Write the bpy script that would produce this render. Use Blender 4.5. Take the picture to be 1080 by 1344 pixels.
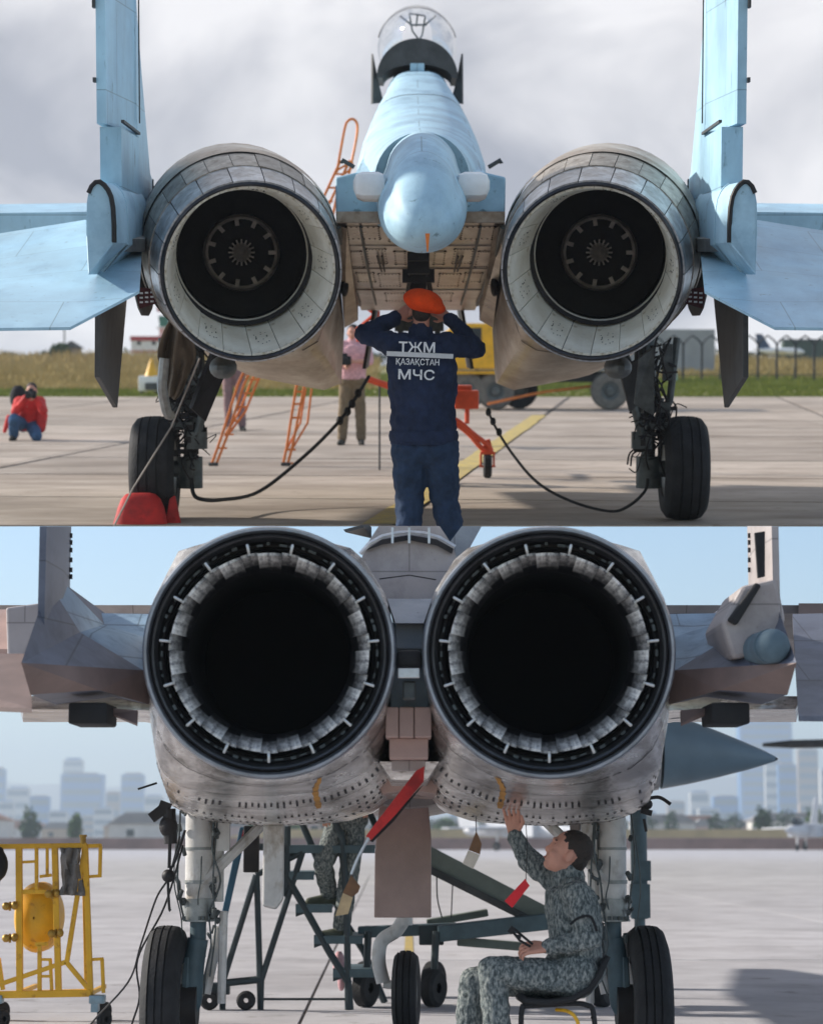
import bpy, bmesh, math, random
from mathutils import Vector, Matrix, Quaternion, noise as mnoise
R = math.radians
HAZE_D = 0.0005
random.seed(7)
for o in list(bpy.data.objects): bpy.data.objects.remove(o)
S = bpy.context.scene
COL = S.collection
# ---------------------------------------------------------------- camera, sky, sun, exposure
# The photograph is a pair: an upper apron (its own horizon at row 448) above a lower apron (horizon at row 1098).
# Both are built life-size: the lower one is level, the upper one is a sloping deck that starts where the lower picture ends.
FPX = 3000.0                       # focal length in photo pixels (1080 wide)
HZ = {'L': 1098.0, 'U': 448.0}     # horizon rows
HC = {'L': 1.36, 'U': 1.47}        # eye height above each ground
PITCH = {k: math.atan((v-672)/FPX) for k, v in HZ.items()}
TILT = PITCH['L']-PITCH['U']
cam = bpy.data.cameras.new('camera'); camo = bpy.data.objects.new('camera', cam); COL.objects.link(camo)
cam.sensor_fit = 'HORIZONTAL'; cam.sensor_width = 36; cam.lens = 36*FPX/1080
cam.clip_start = .5; cam.clip_end = 30000
camo.location = (0, 0, HC['L']); camo.rotation_euler = (math.pi/2+PITCH['L'], 0, 0)
cam.dof.use_dof = True; cam.dof.focus_distance = 13.5; cam.dof.aperture_fstop = 3.7
S.camera = camo
FRAME = {'L': Matrix.Identity(4),
         'U': Matrix.Translation((0, 0, HC['L'])) @ Matrix.Rotation(TILT, 4, 'X') @ Matrix.Translation((0, 0, -HC['U']))}
SUN_EL, SUN_AZ = R(27), R(-76)     # from the left, a little ahead
W = bpy.data.worlds.new('World'); S.world = W; W.use_nodes = True
nt = W.node_tree; nt.nodes.clear()
def wn(t, **k):
    n = nt.nodes.new(t)
    for a, b in k.items(): setattr(n, a, b)
    return n
wo = wn('ShaderNodeOutputWorld'); bg = wn('ShaderNodeBackground'); bg.inputs[1].default_value = 0.14
sky = wn('ShaderNodeTexSky', sky_type='NISHITA', sun_disc=False, sun_elevation=SUN_EL, sun_rotation=SUN_AZ, air_density=1.0, dust_density=.25, ozone_density=4.0)
tc = wn('ShaderNodeTexCoord'); sep = wn('ShaderNodeSeparateXYZ'); nt.links.new(tc.outputs['Generated'], sep.inputs[0])
mr = wn('ShaderNodeMapRange', interpolation_type='SMOOTHSTEP'); mr.inputs[1].default_value = .150; mr.inputs[2].default_value = .205
nt.links.new(sep.outputs['Z'], mr.inputs[0])
mp = wn('ShaderNodeMapping'); mp.inputs['Scale'].default_value = (6, 6, 12); mp.inputs['Location'].default_value = (3.1, .4, 1.35)
nt.links.new(tc.outputs['Generated'], mp.inputs[0])
nz = wn('ShaderNodeTexNoise'); nz.inputs['Scale'].default_value = .8; nz.inputs['Detail'].default_value = 6; nz.inputs['Roughness'].default_value = .5
nz.inputs['Distortion'].default_value = .5
nt.links.new(mp.outputs[0], nz.inputs['Vector'])
cr = wn('ShaderNodeValToRGB'); e = cr.color_ramp.elements
e[0].position = .37; e[0].color = (2.05, 2.05, 2.35, 1); e[1].position = .57; e[1].color = (5.1, 4.95, 5.0, 1)
nt.links.new(nz.outputs[0], cr.inputs[0])
mx = wn('ShaderNodeMix', data_type='RGBA')
bk1 = wn('ShaderNodeMapRange', interpolation_type='SMOOTHSTEP'); bk1.inputs[1].default_value = .05; bk1.inputs[2].default_value = .6; nt.links.new(sep.outputs['Y'], bk1.inputs[0])
n2 = wn('ShaderNodeTexNoise'); n2.inputs['Scale'].default_value = 2.2; n2.inputs['Detail'].default_value = 5; nt.links.new(tc.outputs['Generated'], n2.inputs['Vector'])
bk2 = wn('ShaderNodeMapRange', interpolation_type='SMOOTHSTEP'); bk2.inputs[1].default_value = .50; bk2.inputs[2].default_value = .62; nt.links.new(n2.outputs[0], bk2.inputs[0])
mxb = wn('ShaderNodeMath', operation='MAXIMUM'); nt.links.new(bk1.outputs[0], mxb.inputs[0]); nt.links.new(bk2.outputs[0], mxb.inputs[1])
cov = wn('ShaderNodeMath', operation='MULTIPLY'); nt.links.new(mxb.outputs[0], cov.inputs[0]); nt.links.new(mr.outputs[0], cov.inputs[1])
nt.links.new(cov.outputs[0], mx.inputs[0]); nt.links.new(sky.outputs[0], mx.inputs[6]); nt.links.new(cr.outputs[0], mx.inputs[7])
nt.links.new(mx.outputs[2], bg.inputs[0]); nt.links.new(bg.outputs[0], wo.inputs[0])
sl = bpy.data.lights.new('sun', 'SUN'); slo = bpy.data.objects.new('sun', sl); COL.objects.link(slo)
sl.energy = 5.0; sl.angle = R(1.5); sl.color = (1, .93, .84)
sd = Vector((math.sin(SUN_AZ)*math.cos(SUN_EL), math.cos(SUN_AZ)*math.cos(SUN_EL), math.sin(SUN_EL)))
slo.rotation_euler = sd.to_track_quat('Z', 'Y').to_euler(); slo.location = sd*60
S.view_settings.view_transform = 'Standard'; S.view_settings.look = 'None'; S.view_settings.gamma = 1
S.view_settings.use_curve_mapping = False; S.view_settings.exposure = 0.48

# ---------------------------------------------------------------- helpers
def P(fr, px, py, Y):
    """photo pixel + distance along the ground -> point in a frame (x right, y away, z up from that frame's ground)"""
    dx, dy, a = (px-540)/FPX, (672-py)/FPX, PITCH[fr]
    y = math.cos(a)-dy*math.sin(a); z = math.sin(a)+dy*math.cos(a); t = Y/y
    return Vector((dx*t, Y, HC[fr]+z*t))
def U(px, py, Y): return P('U', px, py, Y)
def L(px, py, Y): return P('L', px, py, Y)
def gy(fr, py): return HC[fr]*FPX/(py-HZ[fr])       # distance of a ground row
class MB:
    def __init__(s): s.v = []; s.f = []
    def add(s, vs, fs):
        b = len(s.v); s.v += [Vector(v) for v in vs]; s.f += [[i+b for i in f] for f in fs]; return s
    def box(s, c, d, m=None, taper=1.0):
        c = Vector(c); hx, hy, hz = d[0]/2, d[1]/2, d[2]/2
        vs = [Vector((x*(taper if z > 0 else 1), y*(taper if z > 0 else 1), z)) for z in (-hz, hz) for x, y in ((-hx, -hy), (hx, -hy), (hx, hy), (-hx, hy))]
        if m: vs = [m @ v for v in vs]
        return s.add([v+c for v in vs], [(3, 2, 1, 0), (4, 5, 6, 7), (0, 1, 5, 4), (1, 2, 6, 5), (2, 3, 7, 6), (3, 0, 4, 7)])
    def rbox(s, c, d, b=.01, m=None):
        bm = bmesh.new(); bmesh.ops.create_cube(bm, size=1)
        for v in bm.verts: v.co = Vector((v.co.x*d[0], v.co.y*d[1], v.co.z*d[2]))
        bmesh.ops.bevel(bm, geom=bm.edges[:], offset=b, segments=2, affect='EDGES', profile=.5)
        bm.verts.index_update(); vs = [v.co.copy() for v in bm.verts]; fs = [[v.index for v in f.verts] for f in bm.faces]; bm.free()
        if m: vs = [m @ v for v in vs]
        return s.add([v+Vector(c) for v in vs], fs)
    def loft(s, rings, cap0=True, cap1=True, closed=True):
        n = len(rings[0]); vs = [v for r in rings for v in r]; fs = []
        for i in range(len(rings)-1):
            for j in range(n if closed else n-1):
                k = (j+1) % n; fs.append((i*n+j, i*n+k, (i+1)*n+k, (i+1)*n+j))
        if closed and cap0: fs.append(tuple(range(n-1, -1, -1)))
        if closed and cap1: fs.append(tuple((len(rings)-1)*n+j for j in range(n)))
        return s.add(vs, fs)
    def tube(s, pts, r, n=8, cap=True):
        pts = [Vector(p) for p in pts]; m = len(pts); rs = r if isinstance(r, (list, tuple)) else [r]*m
        rings = []; up = None
        for i in range(m):
            t = (pts[min(i+1, m-1)]-pts[max(i-1, 0)]).normalized()
            if up is None: up = t.orthogonal().normalized()
            else:
                up = up-t*up.dot(t); up = up.normalized() if up.length > 1e-6 else t.orthogonal().normalized()
            w = t.cross(up); rings.append([pts[i]+(up*math.cos(2*math.pi*j/n)+w*math.sin(2*math.pi*j/n))*rs[i] for j in range(n)])
        return s.loft(rings, cap, cap)
    def caps(s, a, b, ra, rb, n=12):
        a = Vector(a); b = Vector(b); d = (b-a); ln = d.length; d = d/ln if ln > 1e-6 else Vector((0, 0, 1))
        pts = []; rs = []
        for k in range(1, 5): q = k/4*math.pi/2; pts.append(a-d*ra*math.cos(q)); rs.append(max(ra*math.sin(q), 1e-4))
        for k in range(4): q = k/4*math.pi/2; pts.append(b+d*rb*math.sin(q)); rs.append(max(rb*math.cos(q), 1e-4))
        return s.tube(pts, rs, n)
    def ell(s, c, r, m=None, nu=14, nv=9):
        c = Vector(c); rings = []
        for i in range(1, nv):
            q = math.pi*i/nv; ring = []
            for j in range(nu):
                a = 2*math.pi*j/nu; v = Vector((r[0]*math.sin(q)*math.cos(a), r[1]*math.sin(q)*math.sin(a), -r[2]*math.cos(q)))
                ring.append(c+(m @ v if m else v))
            rings.append(ring)
        return s.loft(rings)
    def lathe(s, prof, n=48, m=None, closed_prof=False, a0=0, a1=2*math.pi):
        full = abs(a1-a0-2*math.pi) < 1e-6; k = n if full else n+1; rings = []
        for z, r in prof:
            ring = [Vector((r*math.cos(a0+(a1-a0)*j/n), r*math.sin(a0+(a1-a0)*j/n), z)) for j in range(k)]
            rings.append([m @ v for v in ring] if m else ring)
        if closed_prof: rings.append(rings[0])
        return s.loft(rings, False, False, full)
    def prism(s, poly, d):
        d = Vector(d); n = len(poly); poly = [Vector(p) for p in poly]
        vs = poly+[p+d for p in poly]
        return s.add(vs, [tuple(range(n-1, -1, -1)), tuple(range(n, 2*n))]+[(i, (i+1) % n, n+(i+1) % n, n+i) for i in range(n)])
    def mirror(s, x0=0.0):
        m = MB(); m.v = [Vector((2*x0-v.x, v.y, v.z)) for v in s.v]; m.f = [list(reversed(f)) for f in s.f]; return m
ORG = {}; FRM = {}
def setp(o, label=None, cat=None, group=None, kind=None):
    for k, v in (('label', label), ('category', cat), ('group', group), ('kind', kind)):
        if v: o[k] = v
def thing(name, label, cat, fr, org, group=None):
    o = bpy.data.objects.new(name, None); o.empty_display_size = .2; COL.objects.link(o)
    org = Vector(org); o.matrix_world = FRAME[fr] @ Matrix.Translation(org); ORG[o.name] = org; FRM[o.name] = fr
    setp(o, label, cat, group); return o
def mesh(mb, name, mat, org=Vector(), smooth=35, bevel=0):
    me = bpy.data.meshes.new(name); me.from_pydata([v-org for v in mb.v], [], mb.f); me.validate()
    bm = bmesh.new(); bm.from_mesh(me)
    if len(bm.faces) < 60000: bmesh.ops.recalc_face_normals(bm, faces=bm.faces)
    if smooth:
        lim = R(smooth)
        for f in bm.faces: f.smooth = True
        for ed in bm.edges:
            if len(ed.link_faces) == 2 and ed.calc_face_angle(0) > lim: ed.smooth = False
    bm.to_mesh(me); bm.free(); me.materials.append(mat); return me
def part(mb, name, mat, root, under=None, smooth=35, kind=None, label=None, bevel=0):
    o = bpy.data.objects.new(name, mesh(mb, name, mat, ORG[root.name], smooth)); COL.objects.link(o)
    o.parent = under or root; setp(o, label=label, kind=kind)
    if bevel:
        b = o.modifiers.new('bevel', 'BEVEL'); b.width = bevel; b.segments = 2; b.limit_method = 'ANGLE'
    return o
def solo(mb, name, mat, label, cat, fr, org=None, group=None, kind=None, smooth=35, bevel=0):
    if org is None:
        n = len(mb.v); org = Vector((sum(v.x for v in mb.v)/n, sum(v.y for v in mb.v)/n, min(v.z for v in mb.v)))
    org = Vector(org)
    o = bpy.data.objects.new(name, mesh(mb, name, mat, org, smooth)); COL.objects.link(o)
    o.matrix_world = FRAME[fr] @ Matrix.Translation(org); ORG[o.name] = org; FRM[o.name] = fr
    setp(o, label, cat, group, kind)
    if bevel:
        b = o.modifiers.new('bevel', 'BEVEL'); b.width = bevel; b.segments = 2; b.limit_method = 'ANGLE'
    return o
def copy_tree(o, parent=None):
    c = o.copy(); COL.objects.link(c)
    if parent: c.parent = parent
    for ch in o.children: copy_tree(ch, c)
    return c
def ringpoly(poly, n=40):
    """resample a 3-D outline (about constant y) at n even angles round its middle"""
    c = Vector((0, 0, 0)); 
    for p in poly: c += Vector(p)
    c /= len(poly); out = []; m = len(poly)
    for j in range(n):
        a = 2*math.pi*j/n; dx, dz = math.cos(a), math.sin(a); best = None
        for i in range(m):
            p, q = Vector(poly[i]), Vector(poly[(i+1) % m]); ex, ez = q.x-p.x, q.z-p.z; det = dx*(-ez)+ex*dz
            if abs(det) < 1e-9: continue
            t = ((p.x-c.x)*(-ez)+ex*(p.z-c.z))/det; u = (dx*(p.z-c.z)-dz*(p.x-c.x))/det
            if t > 0 and -1e-6 <= u <= 1+1e-6 and (best is None or t > best[0]): best = (t, p.y+(q.y-p.y)*u)
        out.append(Vector((c.x+dx*best[0], best[1], c.z+dz*best[0])))
    return out
def ringell(c, rx, rz, n=40, e=2.0):
    c = Vector(c); out = []
    for j in range(n):
        a = 2*math.pi*j/n; ca, sa = math.cos(a), math.sin(a)
        out.append(c+Vector((math.copysign(abs(ca)**(2/e), ca)*rx, 0, math.copysign(abs(sa)**(2/e), sa)*rz)))
    return out
def smooth_path(pts, k=6):
    pts = [Vector(p) for p in pts]; out = []
    for i in range(len(pts)-1):
        p0 = pts[max(i-1, 0)]; p1 = pts[i]; p2 = pts[i+1]; p3 = pts[min(i+2, len(pts)-1)]
        for j in range(k):
            t = j/k; out.append(.5*((2*p1)+(p2-p0)*t+(2*p0-5*p1+4*p2-p3)*t*t+(3*p1-p0-3*p2+p3)*t**3))
    return out+[pts[-1]]
def plate(poly, th):
    """plate of thickness th from an outline of 3-D points"""
    ps = [Vector(p) for p in poly]; nrm = Vector()
    for i in range(len(ps)): nrm += ps[i].cross(ps[(i+1) % len(ps)])
    nrm.normalize(); return MB().prism([p-nrm*th/2 for p in ps], nrm*th)

# ---------------------------------------------------------------- materials
MATS = {}
def M(name, col, rough=.6, metal=0.0, var=.15, scale=6.0, bump=.08, bscale=60.0, col2=None, stretch=None, spec=.5, contrast=.0, rnd=0.0, coat=0):
    if name in MATS: return MATS[name]
    m = bpy.data.materials.new(name); m.use_nodes = True; t = m.node_tree; b = t.nodes['Principled BSDF']
    tcn = t.nodes.new('ShaderNodeTexCoord'); mpn = t.nodes.new('ShaderNodeMapping'); t.links.new(tcn.outputs['Object'], mpn.inputs[0])
    if stretch: mpn.inputs['Scale'].default_value = stretch
    n1 = t.nodes.new('ShaderNodeTexNoise'); n1.inputs['Scale'].default_value = scale; n1.inputs['Detail'].default_value = 7; n1.inputs['Roughness'].default_value = .62
    t.links.new(mpn.outputs[0], n1.inputs['Vector'])
    rp = t.nodes.new('ShaderNodeValToRGB'); el = rp.color_ramp.elements
    c2 = col2 or tuple(c*(1-var) for c in col); c1 = col if col2 else tuple(min(1, c*(1+var*.6)) for c in col)
    el[0].position = .36+contrast; el[0].color = (*c2, 1); el[1].position = .66-contrast; el[1].color = (*c1, 1)
    t.links.new(n1.outputs[0], rp.inputs[0]); out = rp.outputs[0]
    if rnd:
        oi = t.nodes.new('ShaderNodeObjectInfo'); mm = t.nodes.new('ShaderNodeMapRange'); mm.inputs[3].default_value = 1-rnd; mm.inputs[4].default_value = 1+rnd
        t.links.new(oi.outputs['Random'], mm.inputs[0]); vm = t.nodes.new('ShaderNodeVectorMath'); vm.operation = 'SCALE'
        t.links.new(out, vm.inputs[0]); t.links.new(mm.outputs[0], vm.inputs['Scale']); out = vm.outputs[0]
    t.links.new(out, b.inputs['Base Color'])
    b.inputs['Metallic'].default_value = metal; b.inputs['Specular IOR Level'].default_value = spec
    rr = t.nodes.new('ShaderNodeMapRange'); rr.inputs[3].default_value = max(0, rough-.1); rr.inputs[4].default_value = min(1, rough+.12)
    t.links.new(n1.outputs[0], rr.inputs[0]); t.links.new(rr.outputs[0], b.inputs['Roughness'])
    if coat: b.inputs['Coat Weight'].default_value = coat
    if bump:
        n2 = t.nodes.new('ShaderNodeTexNoise'); n2.inputs['Scale'].default_value = bscale; n2.inputs['Detail'].default_value = 4
        t.links.new(mpn.outputs[0], n2.inputs['Vector']); bp = t.nodes.new('ShaderNodeBump'); bp.inputs['Strength'].default_value = bump; bp.inputs['Distance'].default_value = .02
        t.links.new(n2.outputs[0], bp.inputs['Height']); t.links.new(bp.outputs[0], b.inputs['Normal'])
    m['n1'] = n1.name; MATS[name] = m; return m
def _mul(m, fac_socket_builder):
    t = m.node_tree; b = t.nodes['Principled BSDF']; src = b.inputs['Base Color'].links[0].from_socket
    mxn = t.nodes.new('ShaderNodeMix'); mxn.data_type = 'RGBA'; mxn.blend_type = 'MULTIPLY'; mxn.inputs[0].default_value = 1
    t.links.new(src, mxn.inputs[6]); t.links.new(fac_socket_builder(t), mxn.inputs[7]); t.links.new(mxn.outputs[2], b.inputs['Base Color']); return m
def panelled(m, sx, sz, axes='xz', dark=.5, width=.006, off=(0, 0)):
    """thin seams between skin panels"""
    def f(t):
        tcn = t.nodes.new('ShaderNodeTexCoord'); se = t.nodes.new('ShaderNodeSeparateXYZ'); co = t.nodes.new('ShaderNodeCombineXYZ'); t.links.new(tcn.outputs['Object'], se.inputs[0])
        for i, a in enumerate(axes): t.links.new(se.outputs[a.upper()], co.inputs[i])
        br = t.nodes.new('ShaderNodeTexBrick'); t.links.new(co.outputs[0], br.inputs['Vector'])
        br.inputs['Scale'].default_value = 1; br.inputs['Mortar Size'].default_value = width; br.inputs['Brick Width'].default_value = sx; br.inputs['Row Height'].default_value = sz
        br.inputs['Color1'].default_value = (1, 1, 1, 1); br.inputs['Color2'].default_value = (.93, .93, .94, 1); br.inputs['Mortar'].default_value = (dark, dark, dark, 1); return br.outputs['Color']
    return _mul(m, f)
def blotch(m, scale, lo, hi, col, stretch=(1, 1, 1), detail=6):
    """stains and wear with shapes of their own"""
    def f(t):
        tcn = t.nodes.new('ShaderNodeTexCoord'); mpn = t.nodes.new('ShaderNodeMapping'); mpn.inputs['Scale'].default_value = stretch; mpn.inputs['Location'].default_value = (scale, 2.3, scale*.7); t.links.new(tcn.outputs['Object'], mpn.inputs[0])
        n = t.nodes.new('ShaderNodeTexNoise'); n.inputs['Scale'].default_value = scale; n.inputs['Detail'].default_value = detail; n.inputs['Roughness'].default_value = .65; t.links.new(mpn.outputs[0], n.inputs['Vector'])
        rp = t.nodes.new('ShaderNodeValToRGB'); el = rp.color_ramp.elements; el[0].position = lo; el[0].color = (*col, 1); el[1].position = hi; el[1].color = (1, 1, 1, 1); t.links.new(n.outputs[0], rp.inputs[0]); return rp.outputs[0]
    return _mul(m, f)
def soot_along(m, z0, z1, col, axis='Z'):
    """burnt deposit that thickens towards the throat"""
    def f(t):
        tcn = t.nodes.new('ShaderNodeTexCoord'); se = t.nodes.new('ShaderNodeSeparateXYZ'); t.links.new(tcn.outputs['Object'], se.inputs[0])
        n = t.nodes.new('ShaderNodeTexNoise'); n.inputs['Scale'].default_value = 22; n.inputs['Detail'].default_value = 5; t.links.new(tcn.outputs['Object'], n.inputs['Vector'])
        ad = t.nodes.new('ShaderNodeMath'); ad.operation = 'MULTIPLY_ADD'; ad.inputs[1].default_value = .16; t.links.new(n.outputs[0], ad.inputs[0]); t.links.new(se.outputs[axis], ad.inputs[2])
        mr_ = t.nodes.new('ShaderNodeMapRange'); mr_.inputs[1].default_value = z0+.08; mr_.inputs[2].default_value = z1+.08; t.links.new(ad.outputs[0], mr_.inputs[0])
        rp = t.nodes.new('ShaderNodeValToRGB'); el = rp.color_ramp.elements; el[0].color = (1, 1, 1, 1); el[1].color = (*col, 1); t.links.new(mr_.outputs[0], rp.inputs[0]); return rp.outputs[0]
    return _mul(m, f)
def camo():
    m = bpy.data.materials.new('camouflage_cloth'); m.use_nodes = True; t = m.node_tree; b = t.nodes['Principled BSDF']; b.inputs['Roughness'].default_value = .9
    b.inputs['Specular IOR Level'].default_value = .2
    tcn = t.nodes.new('ShaderNodeTexCoord'); mpn = t.nodes.new('ShaderNodeMapping'); mpn.inputs['Scale'].default_value = (1, 1, .45); t.links.new(tcn.outputs['Object'], mpn.inputs[0])
    vo = t.nodes.new('ShaderNodeTexNoise'); vo.inputs['Scale'].default_value = 75; vo.inputs['Detail'].default_value = 5; vo.inputs['Roughness'].default_value = .7; t.links.new(mpn.outputs[0], vo.inputs['Vector'])
    rp = t.nodes.new('ShaderNodeValToRGB'); rp.color_ramp.interpolation = 'CONSTANT'; el = rp.color_ramp.elements
    el[0].position = 0; el[0].color = (.055, .066, .066, 1); el[1].position = .44; el[1].color = (.115, .135, .135, 1)
    for p, c in ((.51, (.20, .22, .21, 1)), (.585, (.31, .32, .30, 1))):
        x = rp.color_ramp.elements.new(p); x.color = c
    t.links.new(vo.outputs[0], rp.inputs[0]); t.links.new(rp.outputs[0], b.inputs['Base Color'])
    n2 = t.nodes.new('ShaderNodeTexNoise'); n2.inputs['Scale'].default_value = 16; t.links.new(tcn.outputs['Object'], n2.inputs['Vector'])
    bp = t.nodes.new('ShaderNodeBump'); bp.inputs['Strength'].default_value = .35; bp.inputs['Distance'].default_value = .03; t.links.new(n2.outputs[0], bp.inputs['Height']); t.links.new(bp.outputs[0], b.inputs['Normal'])
    MATS['camo'] = m; return m
def glass(name, tint=(.9, .95, 1), refl=.12):
    m = bpy.data.materials.new(name); m.use_nodes = True; t = m.node_tree; t.nodes.clear()
    o = t.nodes.new('ShaderNodeOutputMaterial'); a = t.nodes.new('ShaderNodeBsdfTransparent'); a.inputs[0].default_value = (*tint, 1)
    g = t.nodes.new('ShaderNodeBsdfGlossy'); g.inputs['Roughness'].default_value = .04; lw = t.nodes.new('ShaderNodeLayerWeight'); lw.inputs[0].default_value = refl
    mxs = t.nodes.new('ShaderNodeMixShader'); t.links.new(lw.outputs['Facing'], mxs.inputs[0]); t.links.new(a.outputs[0], mxs.inputs[1]); t.links.new(g.outputs[0], mxs.inputs[2]); t.links.new(mxs.outputs[0], o.inputs[0])
    MATS[name] = m; return m
BLUE = M('pale_blue_paint', (.44, .655, .76), .58, 0, .16, 1.6, .03, 90, stretch=(1, 1, .6))
BLUE2 = M('sky_blue_paint', (.41, .65, .78), .45, 0, .2, 1.2, .03, 90)
WHITEP = M('white_paint', (.82, .82, .80), .4, 0, .1, 5, .03)
DARKG = M('dark_grey_paint', (.06, .062, .062), .6, 0, .25, 5)
BLACK = M('black_rubber', (.012, .012, .013), .75, 0, .3, 12, .2, 80)
TYRE = M('tyre_rubber', (.02, .02, .022), .78, 0, .45, 9, .25, 50)
TITAN = M('heat_stained_titanium', (.66, .63, .57), .36, .7, .2, 3.0, .12, 30, col2=(.40, .32, .24), stretch=(1, .5, 1))
TITAN2 = M('silver_petal_metal', (.66, .67, .68), .34, .55, .3, 4.5, .14, 30, col2=(.25, .25, .26), rnd=.22)
TITAN3 = M('brown_petal_metal', (.52, .48, .42), .42, .5, .3, 5, .14, 30, col2=(.19, .16, .13), rnd=.25)
CREAM = M('cream_ceramic', (.84, .82, .73), .62, .0, .2, 4, .1, 40, col2=(.66, .62, .52), rnd=.06)
SOOT = M('sooty_black_metal', (.022, .019, .019), .55, .3, .5, 6, .1)
FLAME = M('scorched_grey_metal', (.75, .70, .65), .6, .0, .3, 8)
TAN = M('tan_bare_metal', (.52, .475, .42), .3, .6, .3, 3.2, .15, 20, col2=(.30, .25, .205))
GEARM = M('gear_grey_metal', (.10, .115, .115), .5, .4, .4, 10, .1)
GEARL = M('gear_light_metal', (.30, .31, .30), .42, .4, .35, 9)
ORANGE = M('orange_paint', (.72, .20, .035), .5, 0, .2, 8)
REDP = M('red_fabric', (.50, .018, .015), .65, 0, .25, 7, .15)
REDO = M('red_orange_paint', (.70, .09, .03), .45, 0, .15, 8)
YELLOW = M('yellow_paint', (.80, .43, .012), .45, 0, .15, 5)
NAVY = M('navy_cloth', (.021, .032, .07), .85, 0, .35, 9, .35, 22, spec=.25)
NAVY2 = M('navy_trouser_cloth', (.026, .046, .09), .85, 0, .35, 9, .35, 22, spec=.25)
BERET = M('orange_felt', (.80, .075, .012), .9, 0, .12, 20, .2, 120, spec=.15)
SKIN = M('skin', (.56, .27, .19), .55, 0, .12, 14, .05)
HAIR = M('dark_hair', (.028, .018, .012), .7, 0, .4, 60, .3, 200)
REFL = M('silver_tape', (.62, .63, .64), .4, 0, .06, 20)
LETTER = M('white_print', (.82, .83, .84), .6, 0, .05, 20, 0)
KHAKI = M('khaki_cloth', (.20, .15, .095), .9, 0, .25, 8, .3, 20, spec=.2)
PINK = M('pink_check_cloth', (.66, .38, .40), .9, 0, .25, 30, .3, 20, spec=.2)
REDCOAT = M('red_jacket_cloth', (.60, .025, .02), .75, 0, .25, 8, .3, 20)
JEANS = M('denim', (.06, .12, .22), .9, 0, .3, 10, .3, 20, spec=.2)
MAUVE = M('mauve_cloth', (.24, .15, .15), .9, 0, .2, 8, .3, 20)
BLKCLOTH = M('black_cloth', (.012, .012, .014), .9, 0, .3, 8, .3, 20)
BOOT = M('boot_leather', (.05, .045, .035), .7, 0, .3, 12)
SAGE = M('sage_suede', (.10, .11, .08), .9, 0, .3, 12)
CAMO = camo()
CONC = M('apron_concrete', (.475, .40, .33), .85, 0, .25, 1.6, .25, 30, col2=(.325, .265, .21), stretch=(.6, 1.1, 1), rnd=.16)
CONC2 = M('flight_line_concrete', (.53, .52, .54), .9, 0, .12, 1.2, .2, 25, col2=(.42, .41, .43), rnd=.08)
SEAL = M('joint_sealant', (.035, .03, .028), .8, 0, .3, 3)
YLINE = M('yellow_road_paint', (.58, .43, .10), .8, 0, .2, 6, .2, 40, col2=(.38, .29, .13))
GRASSG = M('green_grass', (.27, .285, .055), .9, 0, .35, .35, 0, col2=(.15, .185, .03), spec=.1)
GRASSD = M('dry_grass', (.58, .43, .19), .95, 0, .4, .5, 0, col2=(.36, .255, .09), spec=.1)
SOIL = M('field_soil', (.24, .22, .07), .95, 0, .3, .3, 0)
F15G = M('aircraft_grey_paint', (.44, .45, .46), .5, 0, .2, 2.2, .05, 60, col2=(.31, .32, .335))
F15T = M('warm_grey_paint', (.50, .45, .43), .5, 0, .2, 2.5, .05, 60, col2=(.38, .335, .315))
F15M = M('streaked_bare_metal', (.95, .92, .88), .24, .68, .3, 3.2, .2, 16, col2=(.44, .405, .375), stretch=(.55, .9, 3.4), contrast=.05)
F15P = M('pinkish_brown_paint', (.46, .315, .27), .6, 0, .15, 3, .05)
F15L = M('lip_metal', (.30, .32, .36), .3, .6, .3, 6)
F15B = M('ground_bounce_brown', (.22, .155, .135), .6, 0, .2, 4, .05)  # warm bounce from the ground put into the colour of the undersides
BURN = M('burnished_dark_ring', (.045, .046, .05), .34, .7, .4, 6)
PETALW = M('white_ceramic_soot', (.86, .84, .79), .55, 0, .3, 9, .15, 40, col2=(.05, .05, .055), stretch=(.35, 1.6, .35), contrast=.0, rnd=.1)
SEALD = M('sooty_seal', (.74, .72, .68), .5, .2, .3, 9, .15, 40, col2=(.07, .07, .075), stretch=(.35, 1.6, .35), rnd=.3)
STEEL = M('bright_steel', (.62, .62, .61), .35, .7, .15, 20)
STRUTW = M('white_gear_paint', (.62, .60, .57), .4, 0, .15, 8)
BLUEG = M('blue_grey_paint', (.07, .115, .135), .5, 0, .25, 6)
STAIRB = M('dark_green_grey_paint', (.018, .032, .038), .5, 0, .3, 8)
OLIVE = M('olive_grey_paint', (.15, .175, .15), .55, 0, .2, 4)
TAGB = M('brown_tag', (.16, .075, .03), .7, 0, .3, 14)
TAGT = M('tan_tag', (.48, .34, .18), .7, 0, .2, 14)
GREYBAG = M('grey_canvas', (.22, .205, .19), .85, 0, .35, 9, .4, 14)
CASTB = M('caster_blue_steel', (.26, .36, .42), .4, .5, .2, 9)
CANOPY = glass('canopy_glass', (.80, .84, .88), .22)
MAROON = M('maroon_fabric', (.10, .02, .022), .7, 0, .3, 14)

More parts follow.
